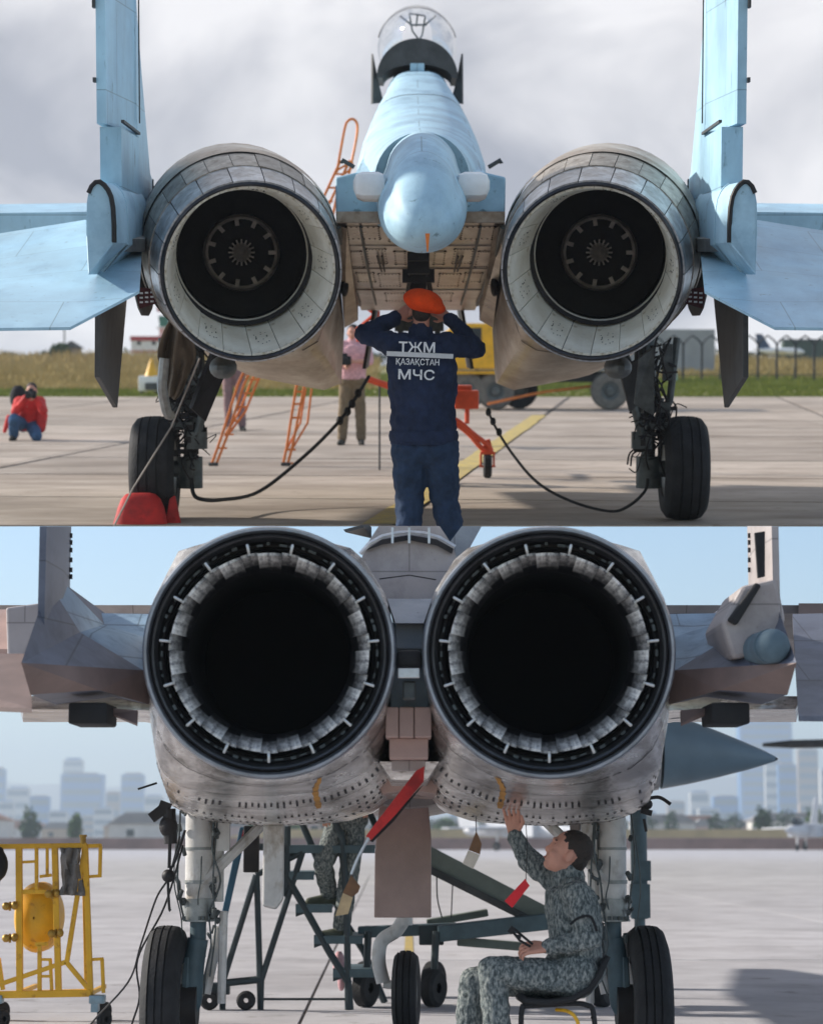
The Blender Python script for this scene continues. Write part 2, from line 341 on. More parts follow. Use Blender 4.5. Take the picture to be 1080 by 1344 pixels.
F15D = panelled(M('shaded_side_grey', (.155, .17, .215), .5, 0, .2, 3, .06, 50, col2=(.105, .115, .15)), .34, .26, 'xz', .55, .004)  # jet grey with shade put into the colour, for faces turned from the sun
F15V = panelled(M('skylight_blue_fillet', (.30, .43, .54), .42, 0, .2, 4, .06, 50, col2=(.19, .28, .37)), .3, .2, 'xz', .5, .004)  # blue skylight in the shade, put into the fillet colour
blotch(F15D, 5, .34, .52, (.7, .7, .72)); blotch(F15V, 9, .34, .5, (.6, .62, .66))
STABB = M('tailplane_blue_paint', (.42, .63, .735), .42, 0, .16, 1.6, .03, 90)
panelled(STABB, 1.1, .75, 'xy', .62, .004); blotch(STABB, 2.5, .34, .54, (.76, .8, .84), (1, .5, 1)); blotch(STABB, 18, .30, .37, (.6, .6, .58))
panelled(BLUE, .9, .8, 'xy', .6, .005); blotch(BLUE, 3.0, .33, .54, (.68, .72, .76), (1, .5, 1)); blotch(BLUE, 16, .30, .38, (.5, .5, .48))
panelled(BLUE2, .55, .62, 'yz', .6, .004); blotch(BLUE2, 2.2, .34, .57, (.72, .76, .80), (1, 1, .35)); blotch(BLUE2, 14, .30, .38, (.5, .52, .52), (1, 1, .3))
blotch(TITAN, 2.0, .36, .56, (.5, .42, .34), (1, .4, 1)); blotch(TITAN, 16, .3, .42, (.4, .36, .32))
blotch(TAN, 2.2, .38, .58, (.55, .45, .38), (1, .6, 1)); blotch(TAN, 14, .3, .42, (.5, .43, .38))
blotch(TITAN2, 9, .34, .5, (.55, .5, .46)); blotch(TITAN3, 9, .34, .5, (.5, .44, .38)); blotch(CREAM, 10, .3, .42, (.62, .56, .46))
panelled(F15T, .42, .30, 'xz', .6, .004); blotch(F15T, 3, .34, .52, (.74, .72, .72)); blotch(F15T, 22, .28, .36, (.5, .47, .45))
panelled(F15G, .5, .36, 'xz', .6, .004); blotch(F15G, 4, .34, .52, (.72, .74, .78)); blotch(F15G, 22, .28, .36, (.5, .5, .5))
blotch(F15M, 30, .31, .43, (.25, .22, .2), (.5, .5, 2)); blotch(F15M, 2.6, .36, .47, (.42, .39, .37), (1.6, .5, .8))
soot_along(PETALW, .07, .22, (.02, .02, .024)); soot_along(SEALD, .05, .20, (.02, .02, .024)); blotch(PETALW, 26, .34, .52, (.25, .25, .27), (.5, 1.6, .5)); blotch(SEALD, 26, .34, .55, (.2, .2, .22), (.5, 1.6, .5))
blotch(CONC, .55, .36, .54, (.68, .65, .62), (.5, 1.2, 1)); blotch(CONC, 5, .30, .38, (.62, .58, .54)); blotch(CONC, 40, .3, .4, (.8, .78, .76))
blotch(CONC2, .35, .36, .52, (.80, .79, .79)); blotch(CONC2, 2.2, .30, .38, (.62, .6, .58)); blotch(CONC2, 30, .3, .4, (.88, .87, .86))
blotch(DARKG, 5, .35, .55, (.6, .6, .6)); blotch(TYRE, 10, .4, .6, (.5, .5, .5)); blotch(STRUTW, 9, .33, .47, (.62, .56, .5), (1, 1, .5)); blotch(YELLOW, 12, .3, .42, (.6, .5, .4)); blotch(REDP, 8, .35, .5, (.6, .6, .6))
# ================================================================ THE SETTING
def clip(poly, a, b):
    """keep the part of a 2-D polygon left of the line a->b"""
    out = []; n = len(poly)
    def sd_(p): return (b[0]-a[0])*(p[1]-a[1])-(b[1]-a[1])*(p[0]-a[0])
    for i in range(n):
        p, q = poly[i], poly[(i+1) % n]; sp, sq = sd_(p), sd_(q)
        if sp >= 0: out.append(p)
        if (sp >= 0) != (sq >= 0):
            t = sp/(sp-sq); out.append((p[0]+(q[0]-p[0])*t, p[1]+(q[1]-p[1])*t))
    return out
def slabs(fr, root, name, mat, region, ox, oy, w, l, ang, gap, th, wobble=.004):
    ca, sa = math.cos(ang), math.sin(ang); k = 0
    for i in range(-9, 10):
        for j in range(-4, 30):
            u0, v0 = ox+i*w+gap, oy+j*l+gap; u1, v1 = ox+(i+1)*w-gap, oy+(j+1)*l-gap
            q = [(u*ca+v*sa, -u*sa+v*ca) for u, v in ((u0, v0), (u1, v0), (u1, v1), (u0, v1))]
            for a in range(len(region)):
                q = clip(q, region[a], region[(a+1) % len(region)])
                if len(q) < 3: break
            if len(q) < 3: continue
            ar = abs(sum(q[a][0]*q[(a+1) % len(q)][1]-q[(a+1) % len(q)][0]*q[a][1] for a in range(len(q))))/2
            if ar < .15: continue
            dz = random.uniform(-wobble, 0)
            part(MB().prism([(x, y, dz-th) for x, y in q], (0, 0, th)), name, mat, root, smooth=0); k += 1
    return k
# --- upper apron: a sloping deck that starts where the lower picture ends
Y0U = gy('U', 689.0)
def halfw(y): return .18*y+1.1
YA, YE = 61.0, 141.0
am = MB().add([(-halfw(Y0U), Y0U+.02, -.011), (halfw(Y0U), Y0U+.02, -.011), (halfw(YA), YA, -.011), (-halfw(YA), YA, -.011)], [(0, 1, 2, 3)])
apron = solo(am, 'apron', SEAL, None, None, 'U', (0, 0, 0), kind='structure', smooth=0)
ANG = math.atan((845-540)/FPX)
reg = [(-halfw(Y0U), Y0U), (halfw(Y0U), Y0U), (halfw(YA), YA), (-halfw(YA), YA)]
# a seam runs beside the yellow line: pixel (603,625)
sp = U(606, 625, gy('U', 625)); su = sp.x*math.cos(ANG)-sp.y*math.sin(ANG)
slabs('U', apron, 'concrete_slab', CONC, reg, su, 21.2, 5.5, 3.65, ANG, .045, .012)
# tongue of concrete that carries the man in the beret
mt = U(560, 700, 15.6).x
part(MB().prism([(mt-.36, 15.25, -.012), (mt+.30, 15.25, -.012), (mt+.30, Y0U, -.012), (mt-.36, Y0U, -.012)], (0, 0, .011)), 'concrete_slab', CONC, apron, smooth=0)
# yellow line painted beside the seam
def gline(p, q, w0, w1, z):
    a = U(p[0], p[1], gy('U', p[1])); b = U(q[0], q[1], gy('U', q[1])); d = (b-a).normalized(); nn = Vector((d.y, -d.x, 0))
    return [(a-nn*w0)+Vector((0, 0, z)), (a+nn*w0)+Vector((0, 0, z)), (b+nn*w1)+Vector((0, 0, z)), (b-nn*w1)+Vector((0, 0, z))]
yl = MB(); ya = gline((500, 688), (708, 545), .14, .14, 0)
for i in range(14):
    t0, t1 = i/14, (i+1)/14; w = [ya[0].lerp(ya[3], t0), ya[1].lerp(ya[2], t0), ya[1].lerp(ya[2], t1), ya[0].lerp(ya[3], t1)]
    yl.add([v+Vector((random.uniform(-.015, .015), 0, .004)) for v in w], [(0, 1, 2, 3)])
part(yl, 'yellow_line', YLINE, apron, smooth=0)
# thin sealant snakes on the slabs
sn = MB()
for (p, q) in (((0, 611), (168, 577)), ((170, 577), (345, 563)), ((985, 533), (1082, 559))):
    a = U(p[0], p[1], gy('U', p[1])); b = U(q[0], q[1], gy('U', q[1])); n = 14; ln = []
    for i in range(n+1):
        c = a.lerp(b, i/n); c.z = .003; c.y += random.uniform(-.08, .08); ln.append(c)
    for i in range(n):
        sn.add([ln[i]+Vector((0, -.07, 0)), ln[i]+Vector((0, .07, 0)), ln[i+1]+Vector((0, .07, 0)), ln[i+1]+Vector((0, -.07, 0))], [(0, 1, 2, 3)])
part(sn, 'crack_sealant', SEAL, apron, smooth=0)
# grass field beyond the apron
fm = MB().add([(-halfw(YA)-.5, YA, -.02), (halfw(YA)+.5, YA, -.02), (halfw(YE), YE, .0), (-halfw(YE), YE, .0)], [(0, 1, 2, 3)])
field = solo(fm, 'field', SOIL, None, None, 'U', (0, 0, 0), kind='structure', smooth=0)
def blades(n, xr, y0, y1, h0, h1, w, lean=.35, dens=None):
    m = MB(); i = 0
    while i < n:
        y = y0+(y1-y0)*random.random()**1.2; x = random.uniform(*xr)*y
        if dens and random.random() > dens(x, y): continue
        h = h0+(h1-h0)*min(1, max(0, (y-y0)/(y1-y0)*1.4))
        h *= random.uniform(.55, 1.1)*(0.75+.5*mnoise.noise(Vector((x*.2, y*.1, 0))))
        ww = w*random.uniform(.6, 1.4)*(y/80); lx, ly = random.gauss(0, lean)*h, random.gauss(0, lean)*h; a = random.uniform(-.6, .6)
        b = len(m.v); m.v += [Vector((x-ww*math.cos(a), y-ww*math.sin(a), -.02)), Vector((x+ww*math.cos(a), y+ww*math.sin(a), -.02)), Vector((x+lx, y+ly, h))]; m.f.append((b, b+1, b+2)); i += 1
    return m
solo(blades(34000, (-.19, .19), YA+.1, 100, .05, .22, .035), 'short_grass', GRASSG, 'short green grass verge along the edge of the upper apron', 'grass', 'U', (0, 0, 0), kind='stuff', smooth=0)
solo(blades(26000, (-.19, -.015), 70, YE, .25, 1.05, .04), 'dry_grass', GRASSD, 'tall dry golden grass in the field behind the pale blue jet', 'grass', 'U', (0, 0, 0), kind='stuff', smooth=0)
solo(blades(7000, (.02, .19), 88, YE, .3, 1.0, .04), 'dry_meadow', GRASSD, 'dry meadow grass behind the iron fence', 'grass', 'U', (0, 0, 0), kind='stuff', smooth=0)
# --- lower flight line
YB = 236.0
gm = MB().add([(-2300, -40, -.06), (2300, -40, -.06), (2300, 5200, -.06), (-2300, 5200, -.06)], [(0, 1, 2, 3)])
solo(gm, 'ground', M('desert_ground', (.30, .25, .20), .95, 0, .2, .02, 0), None, None, 'L', (0, 0, 0), kind='structure', smooth=0)
fl = solo(MB().add([(-90, 4, -.018), (90, 4, -.018), (140, YB, -.018), (-140, YB, -.018)], [(0, 1, 2, 3)]), 'flight_line', M('joint_grey', (.18, .17, .165), .9), None, None, 'L', (0, 0, 0), kind='structure', smooth=0)
regL = [(-14, 7.5), (14, 7.5), (30, 80), (-30, 80)]
jx = L(400, 1322, gy('L', 1322)); AL = math.atan((510-540)/FPX)
slabs('L', fl, 'concrete_slab', CONC2, regL, jx.x*math.cos(AL)-jx.y*math.sin(AL), gy('L', 1322), 7.6, 7.6, AL, .014, .014, .002)
part(MB().add([(-90, 80, -.004), (90, 80, -.004), (140, YB, -.004), (-140, YB, -.004)], [(0, 1, 2, 3)]), 'far_concrete', CONC2, fl, smooth=0)
for sgn in (-1, 1):
    part(MB().add([(sgn*14, 7.5, -.004), (sgn*60, 7.5, -.004), (sgn*90, 80, -.004), (sgn*30, 80, -.004)], [(0, 1, 2, 3)]), 'side_concrete', CONC2, fl, smooth=0)
# blue-white and yellow taxi lines by the nose wheel
tl = MB().add([L(525, 1342, gy('L', 1342)), L(547, 1342, gy('L', 1342)), L(540, 1190, gy('L', 1190)), L(534, 1190, gy('L', 1190))], [(0, 1, 2, 3)])
for v in tl.v: v.z = .004
part(tl, 'taxi_line', YLINE, fl, smooth=0)
# raised dirt strip and low perimeter wall at the far side of the flight line
solo(MB().box((0, YB+14, .5), (360, 20, 1.35), taper=.93), 'verge', M('red_gravel', (.25, .16, .135), .95, 0, .25, .4, 0), None, None, 'L', (0, YB, 0), kind='structure', smooth=0)
solo(MB().box((60, YB+36, 1.4), (170, 12, 1.5), taper=.9), 'sandy_bank', M('dry_sand', (.50, .38, .20), .95, 0, .2, .3, 0), None, None, 'L', (0, YB, 0), kind='structure', smooth=0)
# mountains
def ridge(y, x0, x1, hs, name, mat, seed):
    m = MB(); n = 70; rows = 7; vs = []; fs = []
    for r in range(rows+1):
        for i in range(n+1):
            x = x0+(x1-x0)*i/n; t = r/rows
            h = hs*(.62+.5*mnoise.fractal(Vector((x/700+seed, seed, 0)), 1, 2, 5))
            k = 1-abs(t-.5)*2
            vs.append((x, y+(t-.5)*1000, -2+max(0, h)*k**.8+14*mnoise.noise(Vector((x/120, t*6, seed)))*k))
    for r in range(rows):
        for i in range(n): a = r*(n+1)+i; fs.append((a, a+1, a+n+2, a+n+1))
    m.add(vs, fs); return solo(m, name, mat, None, None, 'L', ((x0+x1)/2, y, 0), kind='structure', smooth=60)
MTN = M('mountain_rock', (.24, .21, .20), .95, 0, .3, .002, 0)
ridge(4300, -1900, 700, 190, 'mountains', MTN, 3.3)
ridge(4600, 300, 1900, 150, 'hills', MTN, 8.1)
# ================================================================ THE PALE BLUE JET (upper apron)
XS = .065                                  # its plane of symmetry
su = thing('fighter_jet', 'pale blue twin-engine fighter jet with drooped round nozzles, seen from behind on the upper apron', 'jet', 'U', (XS, 18.6, 0))
def both(mb, name, mat, under=None, **k):
    a = part(mb, name, mat, su, None, **k); b = part(mb.mirror(XS), name, mat, su, None, **k); return a, b
def arcplate(z0, r0, z1, r1, half, th, n=4, inner=False):
    """one nozzle petal about the local z axis, centred on angle 0"""
    m = MB(); rings = []
    for z, r in ((z0, r0), (z1, r1)):
        ring = [Vector(((r)*math.cos(a), (r)*math.sin(a), z)) for a in [(-half+2*half*i/n) for i in range(n+1)]]
        ring += [Vector(((r-th)*math.cos(a), (r-th)*math.sin(a), z)) for a in [(half-2*half*i/n) for i in range(n+1)]]
        rings.append(ring)
    return m.loft(rings)
def nozzle_frame(c, d):
    """matrix whose local +z runs along d (into the engine) at c"""
    d = Vector(d).normalized(); x = Vector((1, 0, 0)); x = (x-d*x.dot(d)).normalized(); y = d.cross(x)
    return Matrix(((x.x, y.x, d.x, c[0]), (x.y, y.y, d.y, c[1]), (x.z, y.z, d.z, c[2]), (0, 0, 0, 1)))
E = U(329, 357, 15.0); T = U(314, 327, 15.95)
nzm = {}
def petals(under, me, n, name, off=0, jitter=0, kind=None):
    for i in range(n):
        o = bpy.data.objects.new(name, me); COL.objects.link(o); o.parent = under
        a = 2*math.pi*(i+off)/n
        if kind: o['kind'] = kind
        o.matrix_local = Matrix.Rotation(a, 4, 'Z') @ Matrix.Rotation(random.uniform(-jitter, jitter), 4, 'Y')
NP = 18
core_m = mesh(MB().lathe([(0.0, .562), (-.012, .575), (.0, .588), (.45, .628), (.86, .66), (1.0, .672), (1.25, .672), (1.5, .64)], 72), 'nozzle', BURN, smooth=40)
petA = mesh(arcplate(.012, .600, .44, .642, math.pi/NP*.965, .016, 5), 'outer_petal', TITAN2, smooth=30)
petB = mesh(arcplate(.425, .648, .86, .682, math.pi/24*.972, .016, 4), 'shroud_petal', TITAN3, smooth=30)
petI = mesh(arcplate(.02, .560, .60, .475, math.pi/NP*.975, .014, 4), 'inner_petal', CREAM, smooth=30)
random.seed(3); ch = MB()
for i in range(14):
    t_ = random.uniform(.12, .42); r2 = .560+(.475-.560)*(t_-.02)/.58-.0155; a_ = random.uniform(-.09, .09); ch.box((r2*math.cos(a_), r2*math.sin(a_), t_), (.002, random.uniform(.004, .008), random.uniform(.006, .022)), Matrix.Rotation(a_, 3, 'Z'))
hole_m = mesh(ch, 'cooling_holes', SOOT, smooth=0)
band_m = mesh(MB().lathe([(.58, .48), (.60, .452), (.70, .455), (.72, .475)], 72), 'throat_band', SOOT, smooth=40)
ring_m = mesh(MB().lathe([(.70, .462), (.73, .445), (.86, .452), (.90, .47)], 72), 'throat_ring', CREAM, smooth=40)
duct_m = mesh(MB().lathe([(.85, .475), (1.95, .47), (1.95, .0001)], 64), 'exhaust_duct', SOOT, smooth=40)
fl_ = MB().lathe([(1.82, .280), (1.77, .262), (1.82, .242), (1.87, .262)], 56, closed_prof=True)
for i in range(11):
    a = 2*math.pi*i/11; fl_.box(Vector((.224*math.cos(a), .224*math.sin(a), 1.82)), (.055, .03, .04), Matrix.Rotation(a, 3, 'Z'))
fl_m = mesh(fl_, 'flame_holder', FLAME, smooth=40)
hub = MB().lathe([(1.75, .001), (1.80, .045), (1.88, .06), (1.94, .07)], 28)
for i in range(16):
    a = 2*math.pi*i/16; hub.box(Vector((.075*math.cos(a), .075*math.sin(a), 1.88)), (.045, .012, .05), Matrix.Rotation(a, 3, 'Z'))
hub_m = mesh(hub, 'turbine_hub', FLAME, smooth=40)
shr_m = mesh(MB().lathe([(.86, .690), (.99, .702), (1.0, .69), (1.3, .69)], 72), 'shroud_ring', TITAN, smooth=30)
for s in (-1, 1):
    c = Vector(E); d = (T-E)
    if s > 0: c = Vector((2*XS-c.x, c.y, c.z)); d = Vector((-d.x, d.y, d.z))
    Mx = nozzle_frame(c-ORG[su.name], d); nzm[s] = Mx
    nz_ = bpy.data.objects.new('nozzle', core_m); COL.objects.link(nz_); nz_.parent = su; nz_.matrix_local = Mx
    petals(nz_, petA, NP, 'outer_petal', .5, .004); petals(nz_, petB, 24, 'shroud_petal', .1, .003); petals(nz_, petI, NP, 'inner_petal', 0, .003); petals(nz_, hole_m, 9, 'cooling_holes', 0, 0, 'stuff')
    T0 = U(317, 333, 15.72); dd_ = (U(317, 331, 16.9)-T0).normalized()
    if s > 0: T0 = Vector((2*XS-T0.x, T0.y, T0.z)); dd_ = Vector((-dd_.x, dd_.y, dd_.z))
    Dm = Mx.inverted() @ nozzle_frame(T0-dd_*.72-ORG[su.name], dd_)
    for me in (band_m, ring_m, duct_m, fl_m, hub_m, shr_m):
        o = bpy.data.objects.new(me.name, me); COL.objects.link(o); o.parent = nz_
        if me is not shr_m: o.matrix_local = Dm
# nacelles: round at the nozzle, boxy at the intake
ax = (T-E).normalized()
def circ(t, r, n=40):
    m = nozzle_frame(E, ax); c = m @ Vector((0, 0, t)); return ringell(c, r, r, n)
sq = [U(p[0], p[1], 20.2) for p in ((447, 516), (452, 430), (440, 300), (330, 262), (235, 300), (228, 400), (262, 462), (330, 494))]
sq2 = [U(p[0]-1, p[1]-2, 23.2) for p in ((447, 516), (452, 430), (440, 300), (330, 262), (235, 300), (228, 400), (262, 462), (330, 494))]
mid = [a.lerp(b, .5) for a, b in zip(circ(1.5, .68), ringpoly(sq))]
mid = [Vector((v.x, 17.9, v.z)) for v in mid]
nac = MB().loft([circ(1.12, .676), circ(1.5, .678), mid, ringpoly(sq), ringpoly(sq2)], False, True)
both(nac, 'engine_nacelle', TITAN)
# nacelle lower fairing panels with seams (curved strips) and the small blister
def strip_line(r0, r1, j0, j1, off=.004):
    m = MB(); c = sum(r0, Vector())/len(r0)
    for j in range(j0, j1):
        q = [r0[j % 40], r0[(j+1) % 40], r1[(j+1) % 40], r1[j % 40]]
        m.add([v+(v-c).normalized()*off for v in q], [(0, 1, 2, 3)])
    return m
ra = circ(1.5, .68); rb = mid
for t in (.12, .45, .8):
    r0 = [a.lerp(b, t) for a, b in zip(ra, rb)]; r1 = [a.lerp(b, t+.018) for a, b in zip(ra, rb)]
    both(strip_line(r0, r1, 22, 39), 'panel_seam', SOOT)
bl = MB().loft([ringell(U(283+k*9, 482+k*1.5, 16.6-.0*k), .002+.105*math.sin(min(1, q)*math.pi)**.7, .002+.085*math.sin(min(1, q)*math.pi)**.7, 14) for k, q in enumerate((0.02, .12, .25, .4, .55, .7, .85, .98))])
bl = MB().ell(U(293, 482, 16.5), (.10, .30, .085)); both(bl, 'fairing_blister', GEARM)
# dark gap plate and maroon streamer between nacelle and tail boom
both(MB().ell(U(190, 362, 16.4), (.06, .5, .30)), 'gap_fairing', DARKG)
mar = MB()
for i in range(5):
    mar.add([U(178+i*8, 376+i*1.0, 15.6), U(178+(i+1)*8, 377+i, 15.6), U(183+(i+1)*7, 403-i*2.2, 15.6), U(183+i*7, 405-i*2.2, 15.6)], [(0, 1, 2, 3)])
for sx_ in (0, 1):
    mm_ = mar if not sx_ else mar.mirror(XS)
    st = part(mm_, 'maroon_streamer', MAROON, su)
    wm = MB()
    for i in range(5):
        for k in range(3):
            a = U(183+i*7, 383+k*6-i*.6, 15.58); b = U(188+i*7, 386+k*6-i*.6, 15.58); wm.box((a+b)/2, (.022, .004, .012))
    part(wm if not sx_ else wm.mirror(XS), 'white_marks', LETTER, su, st)
# centre body and tail stinger
def SC(px, py, Y): return U(px, py, Y)
sec = [(16.2, 554, 236, 62, 62), (17.0, 553.7, 236, 72, 64), (17.8, 553.5, 236, 80, 65), (19.5, 553, 226, 84, 60), (21.5, 552, 208, 78, 62), (23.0, 551.5, 196, 70, 62), (24.2, 550.5, 186, 60, 70), (25.2, 550, 178, 49, 76), (26.0, 549, 172, 44, 77), (27.4, 548.5, 168, 43.5, 77)]
body = MB().loft([ringell(U(cx, cy, Y), rx*Y/FPX, rz*Y/FPX, 40, 2+max(0, min(1, (Y-21)/4))*1.2) for Y, cx, cy, rx, rz in sec])
fus = part(body, 'back_spine', BLUE, su)
def pear(Y, cx, cy, rx, rz, k, n=48):
    c_ = U(cx, cy, Y); o_ = []
    for j in range(n):
        a_ = 2*math.pi*j/n; z_ = math.sin(a_); o_.append(c_+Vector((math.cos(a_)*rx*Y/FPX*(1-k*z_-.10*math.exp(-((z_-.35)/.25)**2)), 0, z_*rz*Y/FPX)))
    return o_
psec = [(14.0, 555.5, 296, 5, 4, 0), (14.01, 555.5, 294, 18, 15, 0), (14.05, 555.5, 290, 32, 27, .04), (14.14, 555.3, 282, 43, 40, .08), (14.3, 555, 272, 51, 54, .13), (14.6, 554.8, 264, 55, 65, .17), (15.0, 554.5, 258, 57, 73, .19), (15.6, 554.2, 253, 58, 76, .18), (16.4, 554, 246, 60, 74, .12), (17.4, 553.7, 240, 64, 66, .04)]
part(MB().loft([pear(*q_) for q_ in psec]), 'tail_stinger', BLUE, su)
# seams round the stinger
for i, t in ((5, .5), (7, .4)):
    def rr_(t_): 
        a, b = sec[i], sec[i+1]; q = [a[k]+(b[k]-a[k])*t_ for k in range(5)]
        return ringell(U(q[1], q[2], q[0]), q[3]*q[0]/FPX+.004, q[4]*q[0]/FPX+.004, 40, 2+max(0, min(1, (q[0]-21)/4))*1.2)
    part(MB().loft([rr_(t), rr_(t+.03)], False, False), 'panel_seam', DARKG, su, fus)
# shoulders: flat blue blocks each side of the stinger
sh0 = [U(*p, 16.6) for p in ((440, 232), (466, 226), (553, 224), (553, 300), (497, 296), (470, 276), (441, 292))]
sh1 = [v+Vector((0, 6.5, -.1)) for v in sh0]
part(MB().loft([sh0, sh1]), 'shoulder_fairing', BLUE, su, smooth=20, bevel=.015); part(MB().loft([sh0, sh1]).mirror(XS), 'shoulder_fairing', BLUE, su, smooth=20, bevel=.015)
# white round-ended dispensers
wd = MB(); c = U(486.5, 245, 15.2); wd.rbox(c, (.222, .5, .172), .06)
both(wd, 'white_dispenser', WHITEP)
# shoulder slope up to the back
ss = MB().loft([[U(466, 228, 16.7), U(553, 215, 16.7), U(553, 240, 16.7), U(466, 240, 16.7)], [U(484, 192, 20), U(553, 172, 20), U(553, 230, 20), U(470, 232, 20)], [U(503, 140, 25), U(553, 125, 25), U(553, 220, 25), U(480, 225, 25)]])
both(ss, 'back_fairing', BLUE)
# tunnel under the centre body: tan panels stepping down and forward
def tun(pts, Y0_, Y1_): pass
t0 = MB()
rows = [(16.55, 291, 441), (17.4, 322, 448), (18.6, 352, 456), (20.0, 380, 464), (22.5, 408, 474)]
for i in range(len(rows)-1):
    (Ya, ya_, xa), (Yb, yb_, xb) = rows[i], rows[i+1]; m = MB()
    m.loft([[U(xa+.6, ya_+1, Ya), U(553, ya_+1, Ya), U(553, ya_-14, Ya), U(xa, ya_-14, Ya)], [U(xb, yb_-1, Yb-.01), U(553, yb_-1, Yb-.01), U(553, yb_-40, Yb-.01), U(xb-4, yb_-40, Yb-.01)]])
    both(m, 'belly_panel', TAN, smooth=0, bevel=.004)
both(MB().loft([[U(441, 292, 16.6), U(455, 300, 16.6), U(470, 420, 20.4), U(452, 430, 20.4)], [U(441, 280, 20), U(455, 280, 20), U(470, 300, 22), U(452, 300, 22)]]), 'tunnel_wall', TAN, smooth=0)
# hatches, fasteners and pipes on the tunnel roof
random.seed(14)
def roof(u, v):
    k_ = min(int(v), 3); (Ya, ya_, xa), (Yb, yb_, xb) = rows[k_], rows[k_+1]; f_ = v-k_; Y_ = Ya+(Yb-Ya)*f_; y_ = ya_+(yb_-ya_)*f_; xl_ = xa+(xb-xa)*f_; return U(553+(xl_-553)*u, y_+1.2, Y_-.012)
for (u0, u1, v0, v1) in ((.15, .4, .2, .8), (.5, .9, .15, .7), (.2, .35, 1.2, 1.8), (.45, .7, 1.1, 1.75), (.76, .95, 1.2, 1.9), (.3, .6, 2.2, 2.8), (.65, .9, 2.15, 2.6), (.25, .55, 3.1, 3.5)):
    pl = MB().add([roof(u0, v0), roof(u1, v0), roof(u1, v1), roof(u0, v1)], [(0, 1, 2, 3)]); both(pl, 'belly_hatch', random.choice((TAN, TITAN, TAN)), smooth=0)
    rv = MB(); n_ = 6
    for i in range(n_+1):
        for (uu, vv) in ((u0+(u1-u0)*i/n_, v0+.03), (u0+(u1-u0)*i/n_, v1-.03), (u0+.012, v0+(v1-v0)*i/n_), (u1-.012, v0+(v1-v0)*i/n_)): rv.box(roof(uu, vv), (.012, .012, .008))
    both(rv, 'fasteners', SOOT, smooth=0, kind='stuff')
for u_, r_p in ((.12, .014), (.98, .02), (.72, .01)):
    both(MB().tube([roof(u_, v_*.5+.1)+Vector((0, 0, -.01)) for v_ in range(0, 8)], r_p, 6), 'belly_pipe', GEARM)
both(MB().ell(U(452, 375, 18.6), (.035, .12, .09)), 'side_vent', SOOT)
dk = MB()
for (x0_, y0_, x1_, y1_) in ((495, 336, 501, 356), (501, 336, 505, 356)):
    a, b = U(x0_, y0_, 17.75), U(x1_, y1_, 18.6); dk.tube([a+Vector((0, -.03, 0)), b+Vector((0, -.03, 0))], .008, 5)
both(dk, 'drain_groove', SOOT)
rt = MB().add([U(558, 306, 13.97), U(564, 306, 13.97), U(562, 330, 14.02), U(560, 330, 14.02)], [(0, 1, 2, 3)])
part(rt, 'red_pennant', ORANGE, su, fus)
# dark parachute/hook gear at the centre and nose gear
hk = MB().box(U(549, 345, 16.9), (.16, .2, .16)); hk.box(U(549, 362, 17.2), (.24, .15, .1)); hk.box(U(549, 372, 17.4), (.12, .2, .18))
hk.tube([U(540, 352, 17), U(535, 390, 17.6)], .02, 6); hk.tube([U(560, 352, 17), U(566, 390, 17.6)], .02, 6); hk.box(U(549, 338, 16.7), (.14, .3, .05))
part(hk, 'belly_hook', SOOT, su)
ngz = U(550, 448, 23.6).x
ng = MB().tube([(ngz, 23.6, 2.0), (ngz, 23.6, .42)], .07, 12); ng.box((ngz, 23.6, 1.75), (.5, .5, .35)); ng.tube([(ngz-.2, 23.9, 1.6), (ngz-.03, 23.6, .9)], .03); ng.tube([(ngz+.2, 23.9, 1.6), (ngz+.03, 23.6, .9)], .03)
ng.tube([(ngz-.16, 23.6, .34), (ngz+.16, 23.6, .34)], .04)
part(ng, 'nose_gear_leg', GEARM, su)
part(MB().lathe([(-.1, .19), (-.11, .30), (-.07, .34), (.07, .34), (.11, .30), (.1, .19)], 32, Matrix.Translation((ngz, 23.6, .34)) @ Matrix.Rotation(math.pi/2, 4, 'Y')), 'nose_wheel', TYRE, su)
both(plate([(ngz-.55, 22.6, 1.2), (ngz-.55, 24.4, 1.2), (ngz-.42, 24.4, 1.95), (ngz-.42, 22.6, 1.95)], .03), 'nose_gear_door', DARKG)
# small masts on the back
for x_ in (452, 640):
    s_ = 1 if x_ > 553 else -1
    part(MB().tube([U(553+s_*88, 219, 18.5), U(553+s_*104, 209.5, 18.5), U(553+s_*105, 214, 18.5)], .018, 6), 'probe_mast', DARKG, su)
part(MB().box(U(553, 175, 21.0)+Vector((0, 0, .04)), (.02, .25, .14)), 'blade_antenna', DARKG, su)
vt = MB()
for (x_, y_) in ((534, 200), (553, 196), (572, 200)):
    vt.box(U(x_, y_, 17.6), (.09, .12, .05)); vt.box(U(x_, y_+5, 17.3), (.05, .1, .03))
part(vt, 'air_vents', DARKG, su, fus)
